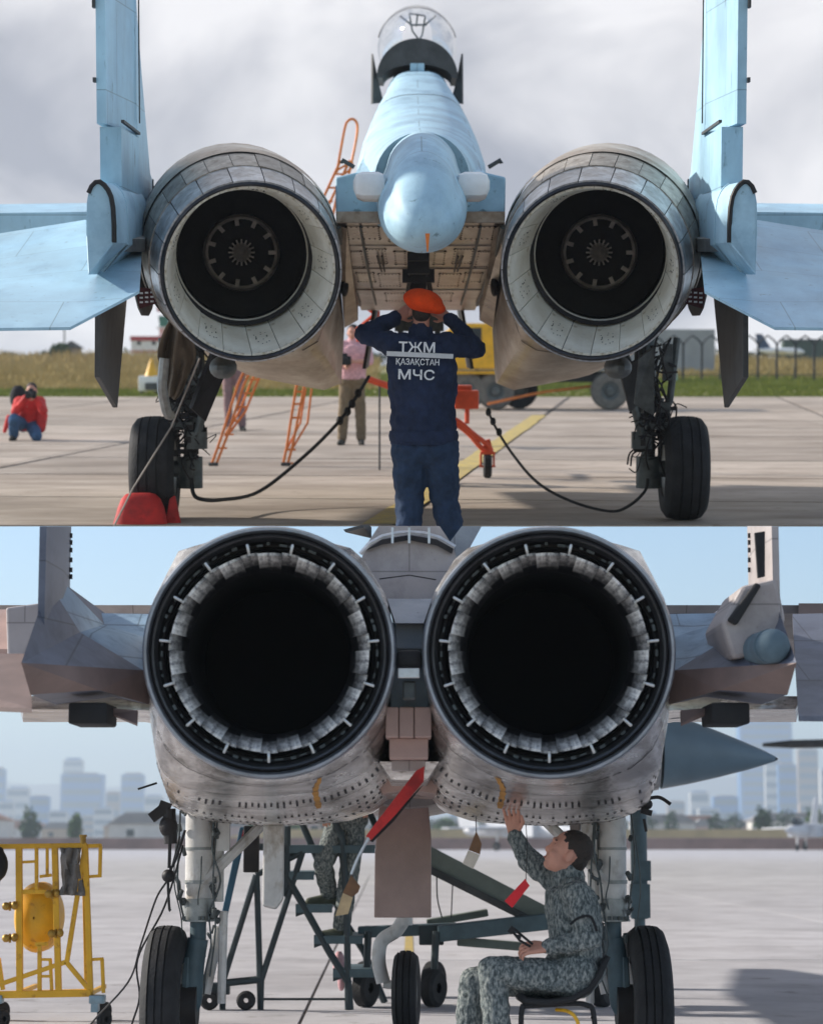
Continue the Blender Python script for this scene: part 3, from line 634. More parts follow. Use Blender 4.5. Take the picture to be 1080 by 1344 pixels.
# canopy, open: black frame, glass bubble and seat frame seen through it
Yc = 26.6; cc = U(547.5, 106, Yc); pm = Yc/FPX
def arch(r_out, r_in, y0_, y1_, a0=0, a1=math.pi, n=28, drop=0):
    m = MB(); rs = []
    for i in range(n+1):
        a = a0+(a1-a0)*i/n; ca, sa = math.cos(a), math.sin(a)
        rs.append([cc+Vector((r_out[0]*ca, y0_, r_out[1]*sa)), cc+Vector((r_out[0]*ca, y1_, r_out[1]*sa)), cc+Vector((r_in[0]*ca, y1_, r_in[1]*sa)), cc+Vector((r_in[0]*ca, y0_, r_in[1]*sa))])
    return m.loft(rs)
fr = part(arch((52*pm, 50*pm), (44*pm, 17*pm), -.35, .5), 'canopy_frame', DARKG, su)
for s_ in (-1, 1):
    x_ = 547.5
    part(plate([U(x_+s_*59, 70, Yc-.3), U(x_+s_*59.5, 136, Yc-.3), U(x_+s_*45, 134, Yc-.2), U(x_+s_*53, 102, Yc-.25)], .03), 'canopy_side_flap', DARKG, su, fr)
part(MB().rbox(U(547.5, 88, Yc-.4), (.16, .08, .09), .01), 'latch_cover', BLUE, su, fr)
gl = MB(); gc = U(547.5, 47, Yc); rs = []
for i in range(9):
    t = i/8; f = math.sqrt(max(1-(t*.93)**2, .0)); rs.append([gc+Vector((53*pm*f*math.cos(a), -.2-1.0*t+1.2, 53*pm*(.25+.75*f)*math.sin(a)-.0)) for a in [(-.75+(math.pi+1.5)*k/30) for k in range(31)]])
gl.loft(rs, closed=False); can = part(gl, 'canopy', CANOPY, su)
part(MB().tube([gc+Vector((53.3*pm*math.cos(a), 1.0, 53.3*pm*math.sin(a))) for a in [(.25+(math.pi-.5)*k/24) for k in range(25)]], .010, 5), 'canopy_bow', DARKG, su, can)
stt = MB()
for (a, b) in (((537, 17), (541, 40)), ((548, 17), (546, 34)), ((558, 20), (554, 45)), ((537, 17), (558, 20)), ((538, 32), (560, 32)), ((541, 40), (550, 52)), ((554, 45), (550, 52)), ((525, 20), (540, 32)), ((572, 20), (558, 32))):
    stt.tube([U(*a, Yc+.6), U(*b, Yc+.6)], .012, 5)
part(stt, 'ejection_frame', GEARL, su, can)
# fins: fixed fin, rudder, root fairing
xf = U(133, 100, 15.0).x+.05
def fin(side):
    def pz(py, Y): return U(140, py, Y).z
    def q(y, z, w): return [Vector((xf-w, y, z)), Vector((xf+w, y, z))]
    z_top = pz(-60, 15.6)
    def slab(outl, w): 
        return MB().prism([Vector((xf-w, y, z)) for y, z in outl], (2*w, 0, 0))
    fx = MB(); zb, zt = pz(300, 16), z_top
    # fixed fin: airfoil-like loft bottom to top
    rs = []
    for z, le, te, w in ((zb, 17.5, 15.9, .085), (pz(245, 16.5), 17.45, 15.92, .08), (pz(225, 16.5), 17.15, 15.92, .075), (pz(100, 16.5), 16.8, 15.95, .06), (zt, 16.45, 15.95, .05)):
        rs.append([Vector((xf, le, z)), Vector((xf+w, le-.5, z)), Vector((xf+w, te, z)), Vector((xf-w, te, z)), Vector((xf-w, le-.5, z))])
    fx.loft(rs); 
    lo = MB().loft([[Vector((xf-.07, 15.05, zz)), Vector((xf+.07, 15.05, zz)), Vector((xf+.085, 15.9, zz)), Vector((xf-.085, 15.9, zz))] for zz in (zb-.15, pz(165, 15.0))])
    rd = MB().loft([[Vector((xf-.03-.05, 14.98, zz)), Vector((xf-.05+.03, 14.98, zz)), Vector((xf+.072, 15.89, zz)), Vector((xf-.065, 15.89, zz))] for zz in (pz(162, 15.0), zt)])
    return fx, lo, rd
for s in (-1, 1):
    fx, lo, rd = fin(s)
    if s > 0: fx, lo, rd = fx.mirror(XS), lo.mirror(XS), rd.mirror(XS)
    f_ = part(fx, 'tail_fin', BLUE2, su, smooth=25); part(lo, 'fin_root', BLUE2, su, f_, smooth=20); part(rd, 'rudder', BLUE2, su, f_, smooth=20)
    xe = xf+.09
    for pc, pd, pn in (((xe, 15.9, U(0, 60, 15.9).z), (.008, .02, 1.05), 'hinge_seam'), ((xf+.085, 15.45, U(0, 166, 15.4).z), (.02, .9, .018), 'rudder_gap'), ((xf+.1, 16.6, U(0, 255, 16.6).z), (.006, .05, .22), 'fin_slot'), ((xf-.09, 14.98, U(0, 2, 15).z), (.02, .06, .08), 'static_wick'), ((xf-.09, 14.98, U(0, 105, 15).z), (.02, .06, .03), 'static_wick')):
        ln = MB().box(pc, pd); part(ln if s < 0 else ln.mirror(XS), pn, DARKG, su, f_, smooth=0)
    # boom end fairing: arched face with dark edge and pointed foot
    arc = [(113.5, 310), (113.5, 285), (114, 265), (116, 253), (120, 244), (125.5, 238.5), (131, 238), (137, 242.5), (142, 249), (146, 258), (148.5, 272), (149.8, 295), (150, 318), (116, 360)]
    a0 = [U(x, y, 14.55+(.0 if y < 320 else -.25)) for x, y in arc]
    rear = [v.copy() for v in a0]
    front = [U(x, y, 14.55)+Vector((.05, 1.5, .05)) for x, y in arc]
    mid_ = [U(x, y, 14.55)+Vector((.03, .45, .015)) for x, y in arc]
    def sh(r, k): c = sum(r, Vector())/len(r); return [c+(v-c)*k for v in r]
    bf = MB().loft([sh(rear, .96), rear, mid_])
    bq = MB().loft([sh([v+Vector((0, .46, 0)) for v in rear], 1.035), sh(mid_, 1.045), sh(front, 1.0)])
    eg = MB().tube([v+Vector((0, -.004, 0)) for v in rear[3:13]], .016, 6)
    for m_, n_, mt_ in ((bf, 'boom_tail', BLUE), (bq, 'boom_fairing', BLUE), (eg, 'boom_seal', SOOT)):
        part(m_ if s < 0 else m_.mirror(XS), n_, mt_, su, smooth=30)
    # flat deck between fin and nozzle
    dkp = MB().loft([[U(150, 313, 14.9), U(190, 313, 15.4), U(190, 330, 15.4), U(150, 330, 14.9)], [U(160, 290, 17.8), U(200, 290, 17.8), U(200, 318, 17.8), U(160, 318, 17.8)]])
    part(dkp if s < 0 else dkp.mirror(XS), 'boom_deck', GEARL, su, smooth=0)
    # stabilator, trailing edge down: we look on its upper skin
    tp = [U(187, 314, 16.0), U(183, 381, 14.25), U(92, 429, 13.55), U(-150, 432, 13.5), U(-150, 330, 16.4), U(112, 288, 16.5), U(150, 300, 16.3)]
    mdl = U(116, 352, 14.9)
    stb = MB(); lower = [v+Vector((0, .0, -.018)) for v in tp]; n_ = len(tp)
    stb.add(tp+[mdl]+lower, [(i, (i+1) % n_, n_) for i in range(n_)]+[tuple(range(2*n_, n_, -1))]+[(i, (i+1) % n_, n_+1+(i+1) % n_, n_+1+i) for i in range(n_)])
    part(stb if s < 0 else stb.mirror(XS), 'stabilator', STABB, su, smooth=12)
    # wing with drooped flap behind
    wg = MB().loft([[Vector((x, 18.4, z1)), Vector((x, 18.45, z0)), Vector((x, 22, z0+.22)), Vector((x, 22, z0+.45)), Vector((x, 19.2, z1+.12))] for x, z0, z1 in ((U(140, 300, 18.4).x, U(0, 330, 18.4).z, U(0, 262.5, 18.4).z-.09), (-5.6, U(0, 330, 18.4).z, U(0, 262.5, 18.4).z-.13))])
    part(wg if s < 0 else wg.mirror(XS), 'wing', BLUE2, su, smooth=20)
    # ventral fin
    vf = plate([U(128, 409, 14.75), U(164, 388, 16.9), U(151, 535, 15.9), U(127.5, 495, 14.8)], .035)
    part(vf if s < 0 else vf.mirror(XS), 'ventral_fin', DARKG, su, smooth=0, bevel=.006)
    # main gear
    yg = 18.88; xt = -2.12; xs_ = U(249, 560, yg).x
    g = MB(); top = Vector((xs_+.06, yg+.1, 2.0))
    g.tube([top, (xs_+.02, yg, 1.02)], [.10, .085], 14); g.tube([(xs_+.02, yg, 1.02), (xs_, yg, .40)], .058, 12)
    g.tube([(xs_, yg, .52), (xs_, yg, .26)], .105, 16); g.tube([(xs_, yg, .42), (xt+.1, yg, .42)], .07, 12)
    g.tube([(xs_-.02, yg, 1.02), (xs_, yg, .90)], .11, 14)
    g.tube([(xs_+.35, yg+.5, 1.75), (xs_+.06, yg, 1.05)], .04, 8); g.tube([(xs_+.1, yg-.12, 1.35), (xs_+.14, yg-.16, .95), (xs_+.05, yg-.12, .62)], .035, 8)
    g.tube([(xs_-.22, yg-.05, 1.5), (xs_-.16, yg-.08, .98), (xs_-.05, yg-.05, .75)], .03, 8)
    g.box((xs_-.1, yg-.1, .93), (.12, .12, .08)); g.box((xs_+.07, yg-.1, .66), (.16, .12, .14)); g.box((xs_-.06, yg-.12, .78), (.2, .08, .06))
    g.box((xs_-.19, yg, .80), (.14, .1, .05)); g.box((xs_+.02, yg-.11, 1.22), (.09, .08, .22)); g.box((xs_-.14, yg-.08, 1.3), (.08, .08, .3))
    leg = part(g if s < 0 else g.mirror(XS), 'main_gear_leg', GEARM, su)
    random.seed(31+s); hs = MB()
    for i in range(90):
        cx_, cz_ = random.choice(((xs_-.12, .86), (xs_-.02, .72), (xs_+.05, .66), (xs_+.03, 1.1), (xs_-.05, 1.35), (xs_-.1, .98)))
        a = Vector((cx_+random.gauss(0, .05), yg-random.uniform(.06, .18), cz_+random.gauss(0, .07))); b = a+Vector((random.gauss(0, .09), random.uniform(-.04, .04), random.gauss(-.08, .1)))
        m_ = (a+b)/2+Vector((random.gauss(0, .06), random.uniform(-.08, .02), random.gauss(0, .06)))
        hs.tube(smooth_path([a, m_, b], 4), random.uniform(.004, .010), 5)
    for (dx, z0, z1) in ((-.1, 1.7, .9), (.1, 1.6, .7), (.0, 1.75, 1.0), (-.16, 1.5, .85)):
        hs.tube(smooth_path([(xs_+dx, yg-.12, z0), (xs_+dx*.6+.05, yg-.16, (z0+z1)/2), (xs_+dx*.8, yg-.13, z1)], 5), .011, 6)
    for i in range(26):
        a = Vector((xs_+random.gauss(-.03, .08), yg-random.uniform(.05, .14), random.choice((.62, .7, .8, .9, .95))+random.gauss(0, .03))); hs.box(a, (random.uniform(.03, .08), .05, random.uniform(.02, .06)))
    part(hs if s < 0 else hs.mirror(XS), 'hydraulic_hoses', SOOT, su, leg)
    wm_ = Matrix.Translation((xt, yg, .425)) @ Matrix.Rotation(math.pi/2, 4, 'Y')
    ty = MB().lathe([(-.165, .24), (-.185, .30), (-.178, .36), (-.14, .41), (-.10, .424), (-.098, .414), (-.086, .414), (-.084, .427), (-.03, .431), (-.028, .421), (-.016, .421), (-.014, .432), (.05, .431), (.052, .421), (.064, .421), (.066, .429), (.14, .41), (.178, .36), (.185, .30), (.165, .24)], 56, wm_)
    wh = part(ty if s < 0 else ty.mirror(XS), 'main_wheel', TYRE, su)
    rm = MB().lathe([(-.15, .245), (-.10, .22), (-.08, .08), (.12, .08), (.14, .22), (.16, .245)], 32, wm_)
    part(rm if s < 0 else rm.mirror(XS), 'rim', GEARL, su, wh)
# cloth-draped gear door hanging by the left leg, dark door by the right
random.seed(5)
dp = MB(); rs = []
edgeL = [(222, 418), (216, 432), (208, 452), (204, 470), (211, 478), (214, 492), (212, 508), (216, 522)]
edgeR = [(246, 432), (250, 444), (256, 458), (258, 472), (250, 486), (244, 500), (238, 514), (232, 524)]
for i in range(8):
    (xl, yl_), (xr, yr_) = edgeL[i], edgeR[i]; rs.append([U(xl+(xr-xl)*k/14+random.uniform(-.8, .8), yl_+(yr_-yl_)*k/14+random.uniform(-.8, .8)+2.5*math.sin(k*.7), 17.75+.10*mnoise.noise(Vector((k*.33, i*.25, 1.7)))*2+.03*random.random()) for k in range(15)])
dp.loft(rs, closed=False); dpo = part(dp, 'gear_bay_cover', M('brown_canvas', (.19, .155, .115), .9, 0, .3, 6, .4, 9), su, smooth=60)
so = dpo.modifiers.new('thick', 'SOLIDIFY'); so.thickness = .015; sbm = dpo.modifiers.new('s', 'SUBSURF'); sbm.levels = 1; sbm.render_levels = 1
part(MB().tube(smooth_path([U(216, 470, 17.6), U(214, 490, 17.6), U(213, 510, 17.6), U(219, 540, 17.7), U(224, 545, 17.8)], 4), [.04]*17, 8), 'grey_hose', GEARL, su)
part(plate([U(278, 462, 17.7), U(302, 470, 17.9), U(268, 552, 17.9), U(250, 535, 17.8)], .04), 'gear_door', SOOT, su)
part(plate([U(838, 470, 17.5), U(858, 455, 17.5), U(858, 545, 17.6), U(832, 530, 17.6)], .04), 'gear_door', GEARM, su)
part(plate([U(812, 486, 17.7), U(838, 470, 17.7), U(836, 530, 17.8), U(826, 540, 17.8)], .04), 'gear_door', DARKG, su)
part(MB().tube([U(150, 690, 18.3), U(175, 640, 18.1), U(225, 560, 18.1), U(262, 470, 17.5)], .008, 5), 'cover_cord', M('grey_cord', (.3, .27, .24), .8), su)
# ================================================================ THE GREY JET (lower flight line)
XF = -.011
ej = thing('fighter_jet', 'grey twin-tail fighter jet with two huge sooty round exhausts and bare metal belly', 'jet', 'L', (XF, 13, 0))
EO = ORG[ej.name]
def fpart(mb, name, mat, under=None, **k): return part(mb, name, mat, ej, under, **k)
def fboth(mb, name, mat, **k): return fpart(mb, name, mat, **k), fpart(mb.mirror(XF), name, mat, **k)
NC = L(353.5, 856, 10.3); camL = Vector((0, 0, HC['L']))
# ring meshes about local z, z into the engine
lip = mesh(MB().lathe([(.03, .538), (-.02, .541), (-.034, .551), (-.034, .562), (-.015, .570), (.35, .588), (.36, .575)], 96), 'nozzle', F15L, smooth=40)
gap = mesh(MB().lathe([(.05, .545), (.0, .542), (-.005, .532), (.03, .528)], 96), 'black_seal', SOOT, smooth=40)
burn = mesh(MB().lathe([(.02, .533), (-.03, .531), (-.042, .525), (-.04, .516), (-.01, .506), (.03, .503)], 96), 'burnished_ring', BURN, smooth=40)
slot = mesh(MB().lathe([(.03, .508), (.13, .495), (.13, .475), (.06, .462)], 96), 'actuator_slot', SOOT, smooth=40)
wide = mesh(arcplate(.035, .452, .25, .386, math.pi/15*.60, .012, 5), 'petal', PETALW, smooth=30)
seal = mesh(arcplate(.05, .457, .275, .388, math.pi/15*.42, .012, 3), 'seal_petal', SEALD, smooth=30)
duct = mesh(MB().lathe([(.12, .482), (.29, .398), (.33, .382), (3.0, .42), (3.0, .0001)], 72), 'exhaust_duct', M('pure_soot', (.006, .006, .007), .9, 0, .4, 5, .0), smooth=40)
fg = MB().rbox((.476, 0, -.002), (.044, .013, .04), .004); fg.box((.462, 0, .02), (.03, .010, .05))
fing = mesh(fg, 'actuator_finger', STEEL, smooth=30)
bolt = MB()
for i in range(60):
    a = 2*math.pi*(i+random.uniform(-.2, .2))/60; r_ = random.choice((.488, .494, .486)); bolt.box((r_*math.cos(a), r_*math.sin(a), .05), (random.uniform(.006, .014), random.uniform(.012, .04), .03), Matrix.Rotation(a, 3, 'Z'))
bolts = mesh(bolt, 'bracket_ring', GEARM, smooth=30)
for s in (-1, 1):
    c = Vector(NC) if s < 0 else Vector((2*XF-NC.x, NC.y, NC.z)); d = (c-camL).normalized(); d = (d+Vector((0, .35, 0))).normalized()
    nzl = bpy.data.objects.new('nozzle', lip); COL.objects.link(nzl); nzl.parent = ej; nzl.matrix_local = nozzle_frame(c-EO, d)
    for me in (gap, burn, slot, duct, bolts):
        o = bpy.data.objects.new(me.name, me); COL.objects.link(o); o.parent = nzl
        if me is bolts: o['kind'] = 'stuff'
    petals(nzl, wide, 15, 'petal', .25, .006); petals(nzl, seal, 15, 'seal_petal', .75, .006); petals(nzl, fing, 15, 'actuator_finger', .75)
# nacelles
def fr_(poly, Y, n=56): return ringpoly([L(x, y, Y) for x, y in poly], n)
n0 = [Vector((v.x, 10.42, v.z)) for v in ringell(NC, .566, .566, 56)]
n1 = fr_([(193, 860), (196, 940), (207, 1005), (235, 1030), (290, 1040), (352, 1042), (420, 1036), (478, 1012), (506, 970), (516, 880), (512, 790), (470, 722), (352, 690.5), (235, 722), (200, 790)], 10.95)
n2 = fr_([(199, 860), (201, 940), (207, 1010), (222, 1050), (262, 1070), (352, 1078), (430, 1070), (485, 1048), (510, 1020), (518, 900), (512, 800), (470, 738), (352, 706), (245, 738), (206, 800)], 11.7)
n3 = fr_([(214, 880), (212, 950), (215, 1020), (226, 1060), (270, 1079), (352, 1085), (432, 1079), (484, 1062), (512, 1036), (522, 900), (515, 810), (470, 760), (352, 735), (255, 760), (216, 810)], 12.7)
n4 = [v+Vector((0, 3.3, .02)) for v in n3]
nacs = [n0, n1, n2, n3, n4]
fboth(MB().loft(nacs, False, True), 'engine_nacelle', F15M)
def ring_t(t):
    i = min(int(t), len(nacs)-2); u = t-i; return [a.lerp(b, u) for a, b in zip(nacs[i], nacs[i+1])]
def out(r, k=.004):
    c = sum(r, Vector())/len(r); return [v+(v-c).normalized()*k for v in r]
for t, w in ((.45, .02), (1.05, .010), (1.55, .008), (2.1, .008), (2.55, .010), (2.85, .015)):
    r0, r1 = out(ring_t(t)), out(ring_t(t+w)); m = MB()
    for j in range(27, 57): m.add([r0[j % 56], r0[(j+1) % 56], r1[(j+1) % 56], r1[j % 56]], [(0, 1, 2, 3)])
    fboth(m, 'skin_seam', SOOT)
# rows of fastener slots on the belly: small dark slots, too many to pick apart
tk = MB()
for t, dt in ((1.35, .2), (1.9, .18), (2.35, .22), (2.9, .25)):
    r0, r1 = out(ring_t(t), .003), out(ring_t(t+dt), .003)
    for j in range(28, 56):
        for k in (0.2, .7):
            if random.random() < .15: continue
            a = r0[j].lerp(r0[(j+1) % 56], k); a2 = r0[j].lerp(r0[(j+1) % 56], k+.17); b = r1[j].lerp(r1[(j+1) % 56], k); b2 = r1[j].lerp(r1[(j+1) % 56], k+.17)
            e_ = random.uniform(.4, 1); tk.add([a, a2, a2.lerp(b2, e_), a.lerp(b, e_)], [(0, 1, 2, 3)])
fboth(tk, 'fastener_slots', SOOT, kind='stuff')
# ochre streaks on the metal
och = MB()
for q in range(6):
    t0_, t1_ = .5+1.2*q/6, .5+1.2*(q+1)/6; r0, r1 = out(ring_t(t0_), .003), out(ring_t(t1_), .003); j = 46
    och.add([r0[j], r0[j].lerp(r0[j+1], .5), r1[j].lerp(r1[j+1], .4), r1[j].lerp(r1[j+1], .1)], [(0, 1, 2, 3)])
OCH = M('ochre_stain', (.50, .25, .05), .6, .2, .3, 8)
fpart(och, 'ochre_streak', OCH); fpart(och.mirror(XF), 'ochre_streak', OCH)
# keel between the engines
kc = 537.5
def kbox(x0, y0, x1, y1, Y, d, name, mat, bev=.006, under=None):
    a, b = L(x0, y0, Y), L(x1, y1, Y); m = MB().box(((a.x+b.x)/2, Y+d/2, (a.z+b.z)/2), (abs(b.x-a.x), d, abs(a.z-b.z))); return fpart(m, name, mat, under, bevel=bev, smooth=0)
KB = M('keel_blue_grey', (.19, .25, .30), .45, .2, .25, 5)
fpart(MB().loft([[L(508, 786, 10.9), L(567, 786, 10.9), L(556, 818, 10.6), L(519, 818, 10.6)], [L(508, 786, 12.5), L(567, 786, 12.5), L(556, 830, 12.5), L(519, 830, 12.5)]]), 'keel_top', F15G, smooth=0)
kbox(512, 817, 563, 930, 10.75, 1.5, 'keel_beam', KB)
kbox(519, 818, 556, 852, 10.70, .06, 'keel_panel', F15G)
hkc = fpart(MB().rbox(L(537, 868, 10.55), (.115, .25, .085), .02), 'hook_housing', SOOT)
kbox(522, 877, 551, 890, 10.40, .03, 'hook_shoe', STEEL, .004, hkc); kbox(528, 894, 546, 918, 10.5, .1, 'hook_latch', GEARM, .01)
for x0, x1 in ((506, 523), (524, 543), (544, 566)): kbox(x0, 928, x1, 968, 10.66, .3, 'keel_plate', F15P)
kbox(511, 969, 562, 996, 10.75, .4, 'keel_plate', F15P); kbox(514, 998, 558, 1012, 10.95, .5, 'keel_plate', F15T)
fpart(MB().loft([[L(498, 1000, 11.0), L(576, 1000, 11.0), L(560, 1024, 11.1), L(514, 1024, 11.1)], [L(500, 1020, 13.5), L(574, 1020, 13.5), L(560, 1046, 13.5), L(514, 1046, 13.5)]]), 'keel_fairing', F15M)
fpart(MB().loft([[L(496, 1022, 11.9), L(537, 1012, 11.9), L(578, 1022, 11.9), L(572, 1042, 11.9), L(537, 1036, 11.9), L(502, 1042, 11.9)], [L(496, 1030, 15), L(537, 1020, 15), L(578, 1030, 15), L(575, 1050, 15), L(537, 1048, 15), L(500, 1050, 15)]]), 'belly_fairing', F15P)
# spine hump, cut where the picture ends
SEAM = 690.6
def hump(k, Y): return [L(537+dx*k, max(y, SEAM), Y) for dx, y in ((-86, 800), (-78, 770), (-64, 738), (-57, 716), (-40, SEAM), (40, SEAM), (57, 716), (64, 738), (78, 770), (92, 800))]
hm = MB().loft([hump(1, 11.6), hump(.97, 13), hump(.95, 15.0)]); sp_ = fpart(hm, 'spine', F15T, smooth=30)
arc_ = MB().tube([L(537+dx, y, 11.45) for dx, y in ((-64, 727), (-52, 713), (-35, 704), (-15, 699.5), (0, 698.5), (20, 700), (40, 706), (60, 718))], .012, 6)
fpart(arc_, 'spine_rail', STEEL, sp_)
bkb = MB().loft([[L(537+dx, y, 11.57) for dx, y in ((-58, 723), (-36, 708), (0, 702), (36, 708), (58, 720), (56, 727), (36, 716), (0, 709), (-36, 715))], [L(537+dx, y, 11.6) for dx, y in ((-58, 723), (-36, 708), (0, 702), (36, 708), (58, 720), (56, 727), (36, 716), (0, 709), (-36, 715))]])
fpart(bkb, 'spine_gap', SOOT, sp_, smooth=0)
for dx in (-22, 0, 26): fpart(MB().box(L(537+dx, 703, 11.44), (.012, .03, .08)), 'rail_post', STEEL, sp_)
fpart(MB().tube([L(498, 760, 11.55), L(537, 755, 11.5), L(572, 761, 11.55)], .004, 4), 'spine_seam', SOOT, sp_)
fpart(MB().loft([[L(590, 712, 12.6), L(606, SEAM, 12.6), L(632, SEAM, 12.6), L(606, 738, 12.6), L(592, 745, 12.6)], [L(590, 712, 14.5), L(606, SEAM, 14.5), L(632, SEAM, 14.5), L(606, 738, 14.5), L(592, 745, 14.5)]]), 'intake_ramp', F15G, smooth=0)
fpart(plate([L(452, 697, 12.4), L(476, SEAM, 12.4), L(486, SEAM, 12.9), L(486, 705, 12.9)], .02), 'intake_edge', DARKG, smooth=0)
# tail booms, fins, stabilators, wings
def used(pts, fs):
    ids = sorted({i for f in fs for i in f}); return MB().add([pts[i] for i in ids], [[ids.index(i) for i in f] for f in fs])
bp_ = [(57, 785, 10.4), (70, 774, 10.6), (86, 767, 10.9), (105, 830, 10.7), (137, 820, 11.3), (188, 880, 10.75), (28, 870, 9.9), (196, 806, 11.5), (133, 805, 11.6), (196, 838, 11.2), (130, 906, 10.4), (40, 912, 10.15), (200, 926, 10.9)]
bv = [L(*p) for p in bp_]
bvf = [v+Vector((0, 1.6, 0)) for v in bv]
for s in (-1, 1):
    m = used(bv, [(0, 1, 3, 6), (6, 3, 5), (2, 8, 4)])
    fl2 = used(bv, [(1, 2, 4, 3), (3, 4, 9, 5), (4, 8, 7, 9)]); lo2 = used(bv, [(6, 5, 10), (6, 10, 11), (5, 12, 10)])
    oc = [0, 1, 2, 8, 7, 9, 12, 10, 11, 6]
    m.add([bv[i] for i in oc]+[bvf[i] for i in oc], [(i, (i+1) % 10, 10+(i+1) % 10, 10+i) for i in range(10)]+[tuple(range(10, 20))])
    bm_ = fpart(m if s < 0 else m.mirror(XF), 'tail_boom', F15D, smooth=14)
    fpart(fl2 if s < 0 else fl2.mirror(XF), 'boom_fillet', F15V, bm_, smooth=14); fpart(lo2 if s < 0 else lo2.mirror(XF), 'boom_belly', F15B, bm_, smooth=14)
    un = MB().loft([[L(22, 914, 10.9), L(200, 914, 10.9), L(202, 934, 10.9), L(190, 932, 10.9), L(30, 931, 10.9)], [L(22, 914, 13), L(200, 914, 13), L(202, 950, 13), L(190, 948, 13), L(30, 948, 13)]])
    fpart(un if s < 0 else un.mirror(XF), 'boom_underside', F15M, smooth=10)
    # fin: box plate up to the seam
    fn = MB()
    xo = L(51, 740, 10.3).x; xi = L(60, 740, 10.3).x
    fn.loft([[Vector((xo, 10.3, zf(10.3))), Vector((xi, 10.3, zf(10.3))), Vector((xi+.02, 10.7, zf(10.7))), Vector((xi, 11.05, zf(11.05))), Vector((xo, 10.9, zf(10.9)))] for zf in (lambda Y: L(60, 835, 10.4).z, lambda Y: L(60, SEAM, Y).z)])
    ff = fpart(fn if s < 0 else fn.mirror(XF), 'tail_fin', F15D if s < 0 else F15T, smooth=25)  # left fin takes the shaded colour, right fin the sunlit pale one
    # hanging box and small fin under the boom
    bx = MB().rbox(L(122, 939, 10.6), (.178, .35, .098), .012); fpart(bx if s < 0 else bx.mirror(XF), 'antenna_box', BLACK)
    tf = plate([L(147, 931, 10.65), L(181, 934, 10.65), L(180, 952, 10.6), L(147, 938, 10.65)], .02); fpart(tf if s < 0 else tf.mirror(XF), 'boom_finlet', F15B)
    # wing far behind
    wz = L(100, 790, 13.8).z
    wg = MB().loft([[Vector((x, 13.8, wz-.02)), Vector((x, 13.85, wz-.08+dz)), Vector((x, 17.4, wz-.10+dz)), Vector((x, 17.8, wz+.02+dz)), Vector((x, 15.2, wz+.055))] for x, dz in ((-.7, 0), (-6.3, .05))])
    fpart(wg if s < 0 else wg.mirror(XF), 'wing', F15T, smooth=25)
# left wing-root blocks and stabilators (the two sides are set differently)
fpart(MB().loft([[L(8, 798, 11.2), L(52, 792, 11.2), L(56, 800, 11.2), L(30, 866, 11.2), L(10, 866, 11.2)], [L(8, 798, 13), L(52, 792, 13), L(56, 800, 13), L(30, 866, 13), L(10, 866, 13)]]), 'stabilator_fairing', F15T, smooth=0, bevel=.01)
fpart(MB().loft([[L(39, 858, 11.0), L(39, 866, 11.0), L(42, 936, 10.0), L(42, 930, 10.0)], [L(-220, 858, 11.2), L(-220, 866, 11.2), L(-200, 926, 10.6), L(-200, 920, 10.6)]]), 'stabilator', F15B, smooth=0)
fpart(MB().loft([[L(10, 800, 12.0), L(10, 812, 12.0), L(10, 860, 11.4), L(10, 852, 11.4)], [L(-220, 800, 12), L(-220, 812, 12), L(-220, 860, 11.4), L(-220, 852, 11.4)]]), 'wing_flap', F15P, smooth=0)
fpart(MB().loft([[L(1040, 806, 12.2), L(1040, 818, 12.2), L(1048, 947, 10.0), L(1048, 940, 10.0)], [L(1300, 800, 12.4), L(1300, 812, 12.4), L(1300, 950, 10.4), L(1300, 943, 10.4)]]), 'stabilator', F15D, smooth=0, label='stabilator drooped steeply on the right hand boom')  # shade of this side is in its colour
fpart(MB().loft([[L(1048, 792, 12.4), L(1110, 792, 12.4), L(1110, 818, 12.4), L(1048, 812, 12.4)], [L(1048, 792, 14), L(1110, 792, 14), L(1110, 818, 14), L(1048, 812, 14)]]), 'stabilator_fairing', F15B, smooth=0)
bc = L(1020, 845, 9.9); fpart(MB().ell(bc+Vector((0, .12, 0)), (.076, .05, .076), nu=24, nv=16).tube([bc+Vector((-.01, .12, 0)), bc+Vector((-.03, 1.2, .02))], [.076, .085], 20), 'warning_pod', M('matt_teal', (.10, .15, .18), .8, 0, .2, 8))
# black slots in the right fin root
for (p) in (((990, 700), (1003, 698), (1003, 757), (994, 759)),):
    q = [L(x, y, 10.25) for x, y in p]
    fpart(MB().prism([v+Vector((0, -.02, 0)) for v in q], (0, .03, 0)), 'fin_slot', BLACK, smooth=0)
q = [L(x, y, 10.3) for x, y in ((989, 766), (997, 770), (965, 822), (953, 815))]
fpart(MB().prism([v+Vector((0, -.06, 0)) for v in q], (0, .2, 0)), 'root_slot', BLACK, smooth=0, bevel=.01)
q = [L(x, y, 10.32) for x, y in ((972, 770), (1018, 760), (1030, 815), (1000, 860), (960, 866), (945, 818))]
fpart(MB().prism([v+Vector((0, -.03, 0)) for v in q], (0, .6, 0)), 'fin_root_fairing', F15T, smooth=0, bevel=.02)
fz = MB()
for y in (703, 712, 722, 735, 748): fz.box(L(983, y, 10.9), (.010, .02, .022))
fpart(fz, 'vortex_tabs', SOOT, smooth=0, kind='stuff')
fz = MB()
for y in (703, 712, 722, 735, 748, 757): fz.box(L(93, y, 11.0)+Vector((-.0, 0, 0)), (.014, .02, .022))
fpart(fz, 'vortex_tabs', SOOT, smooth=0, kind='stuff')
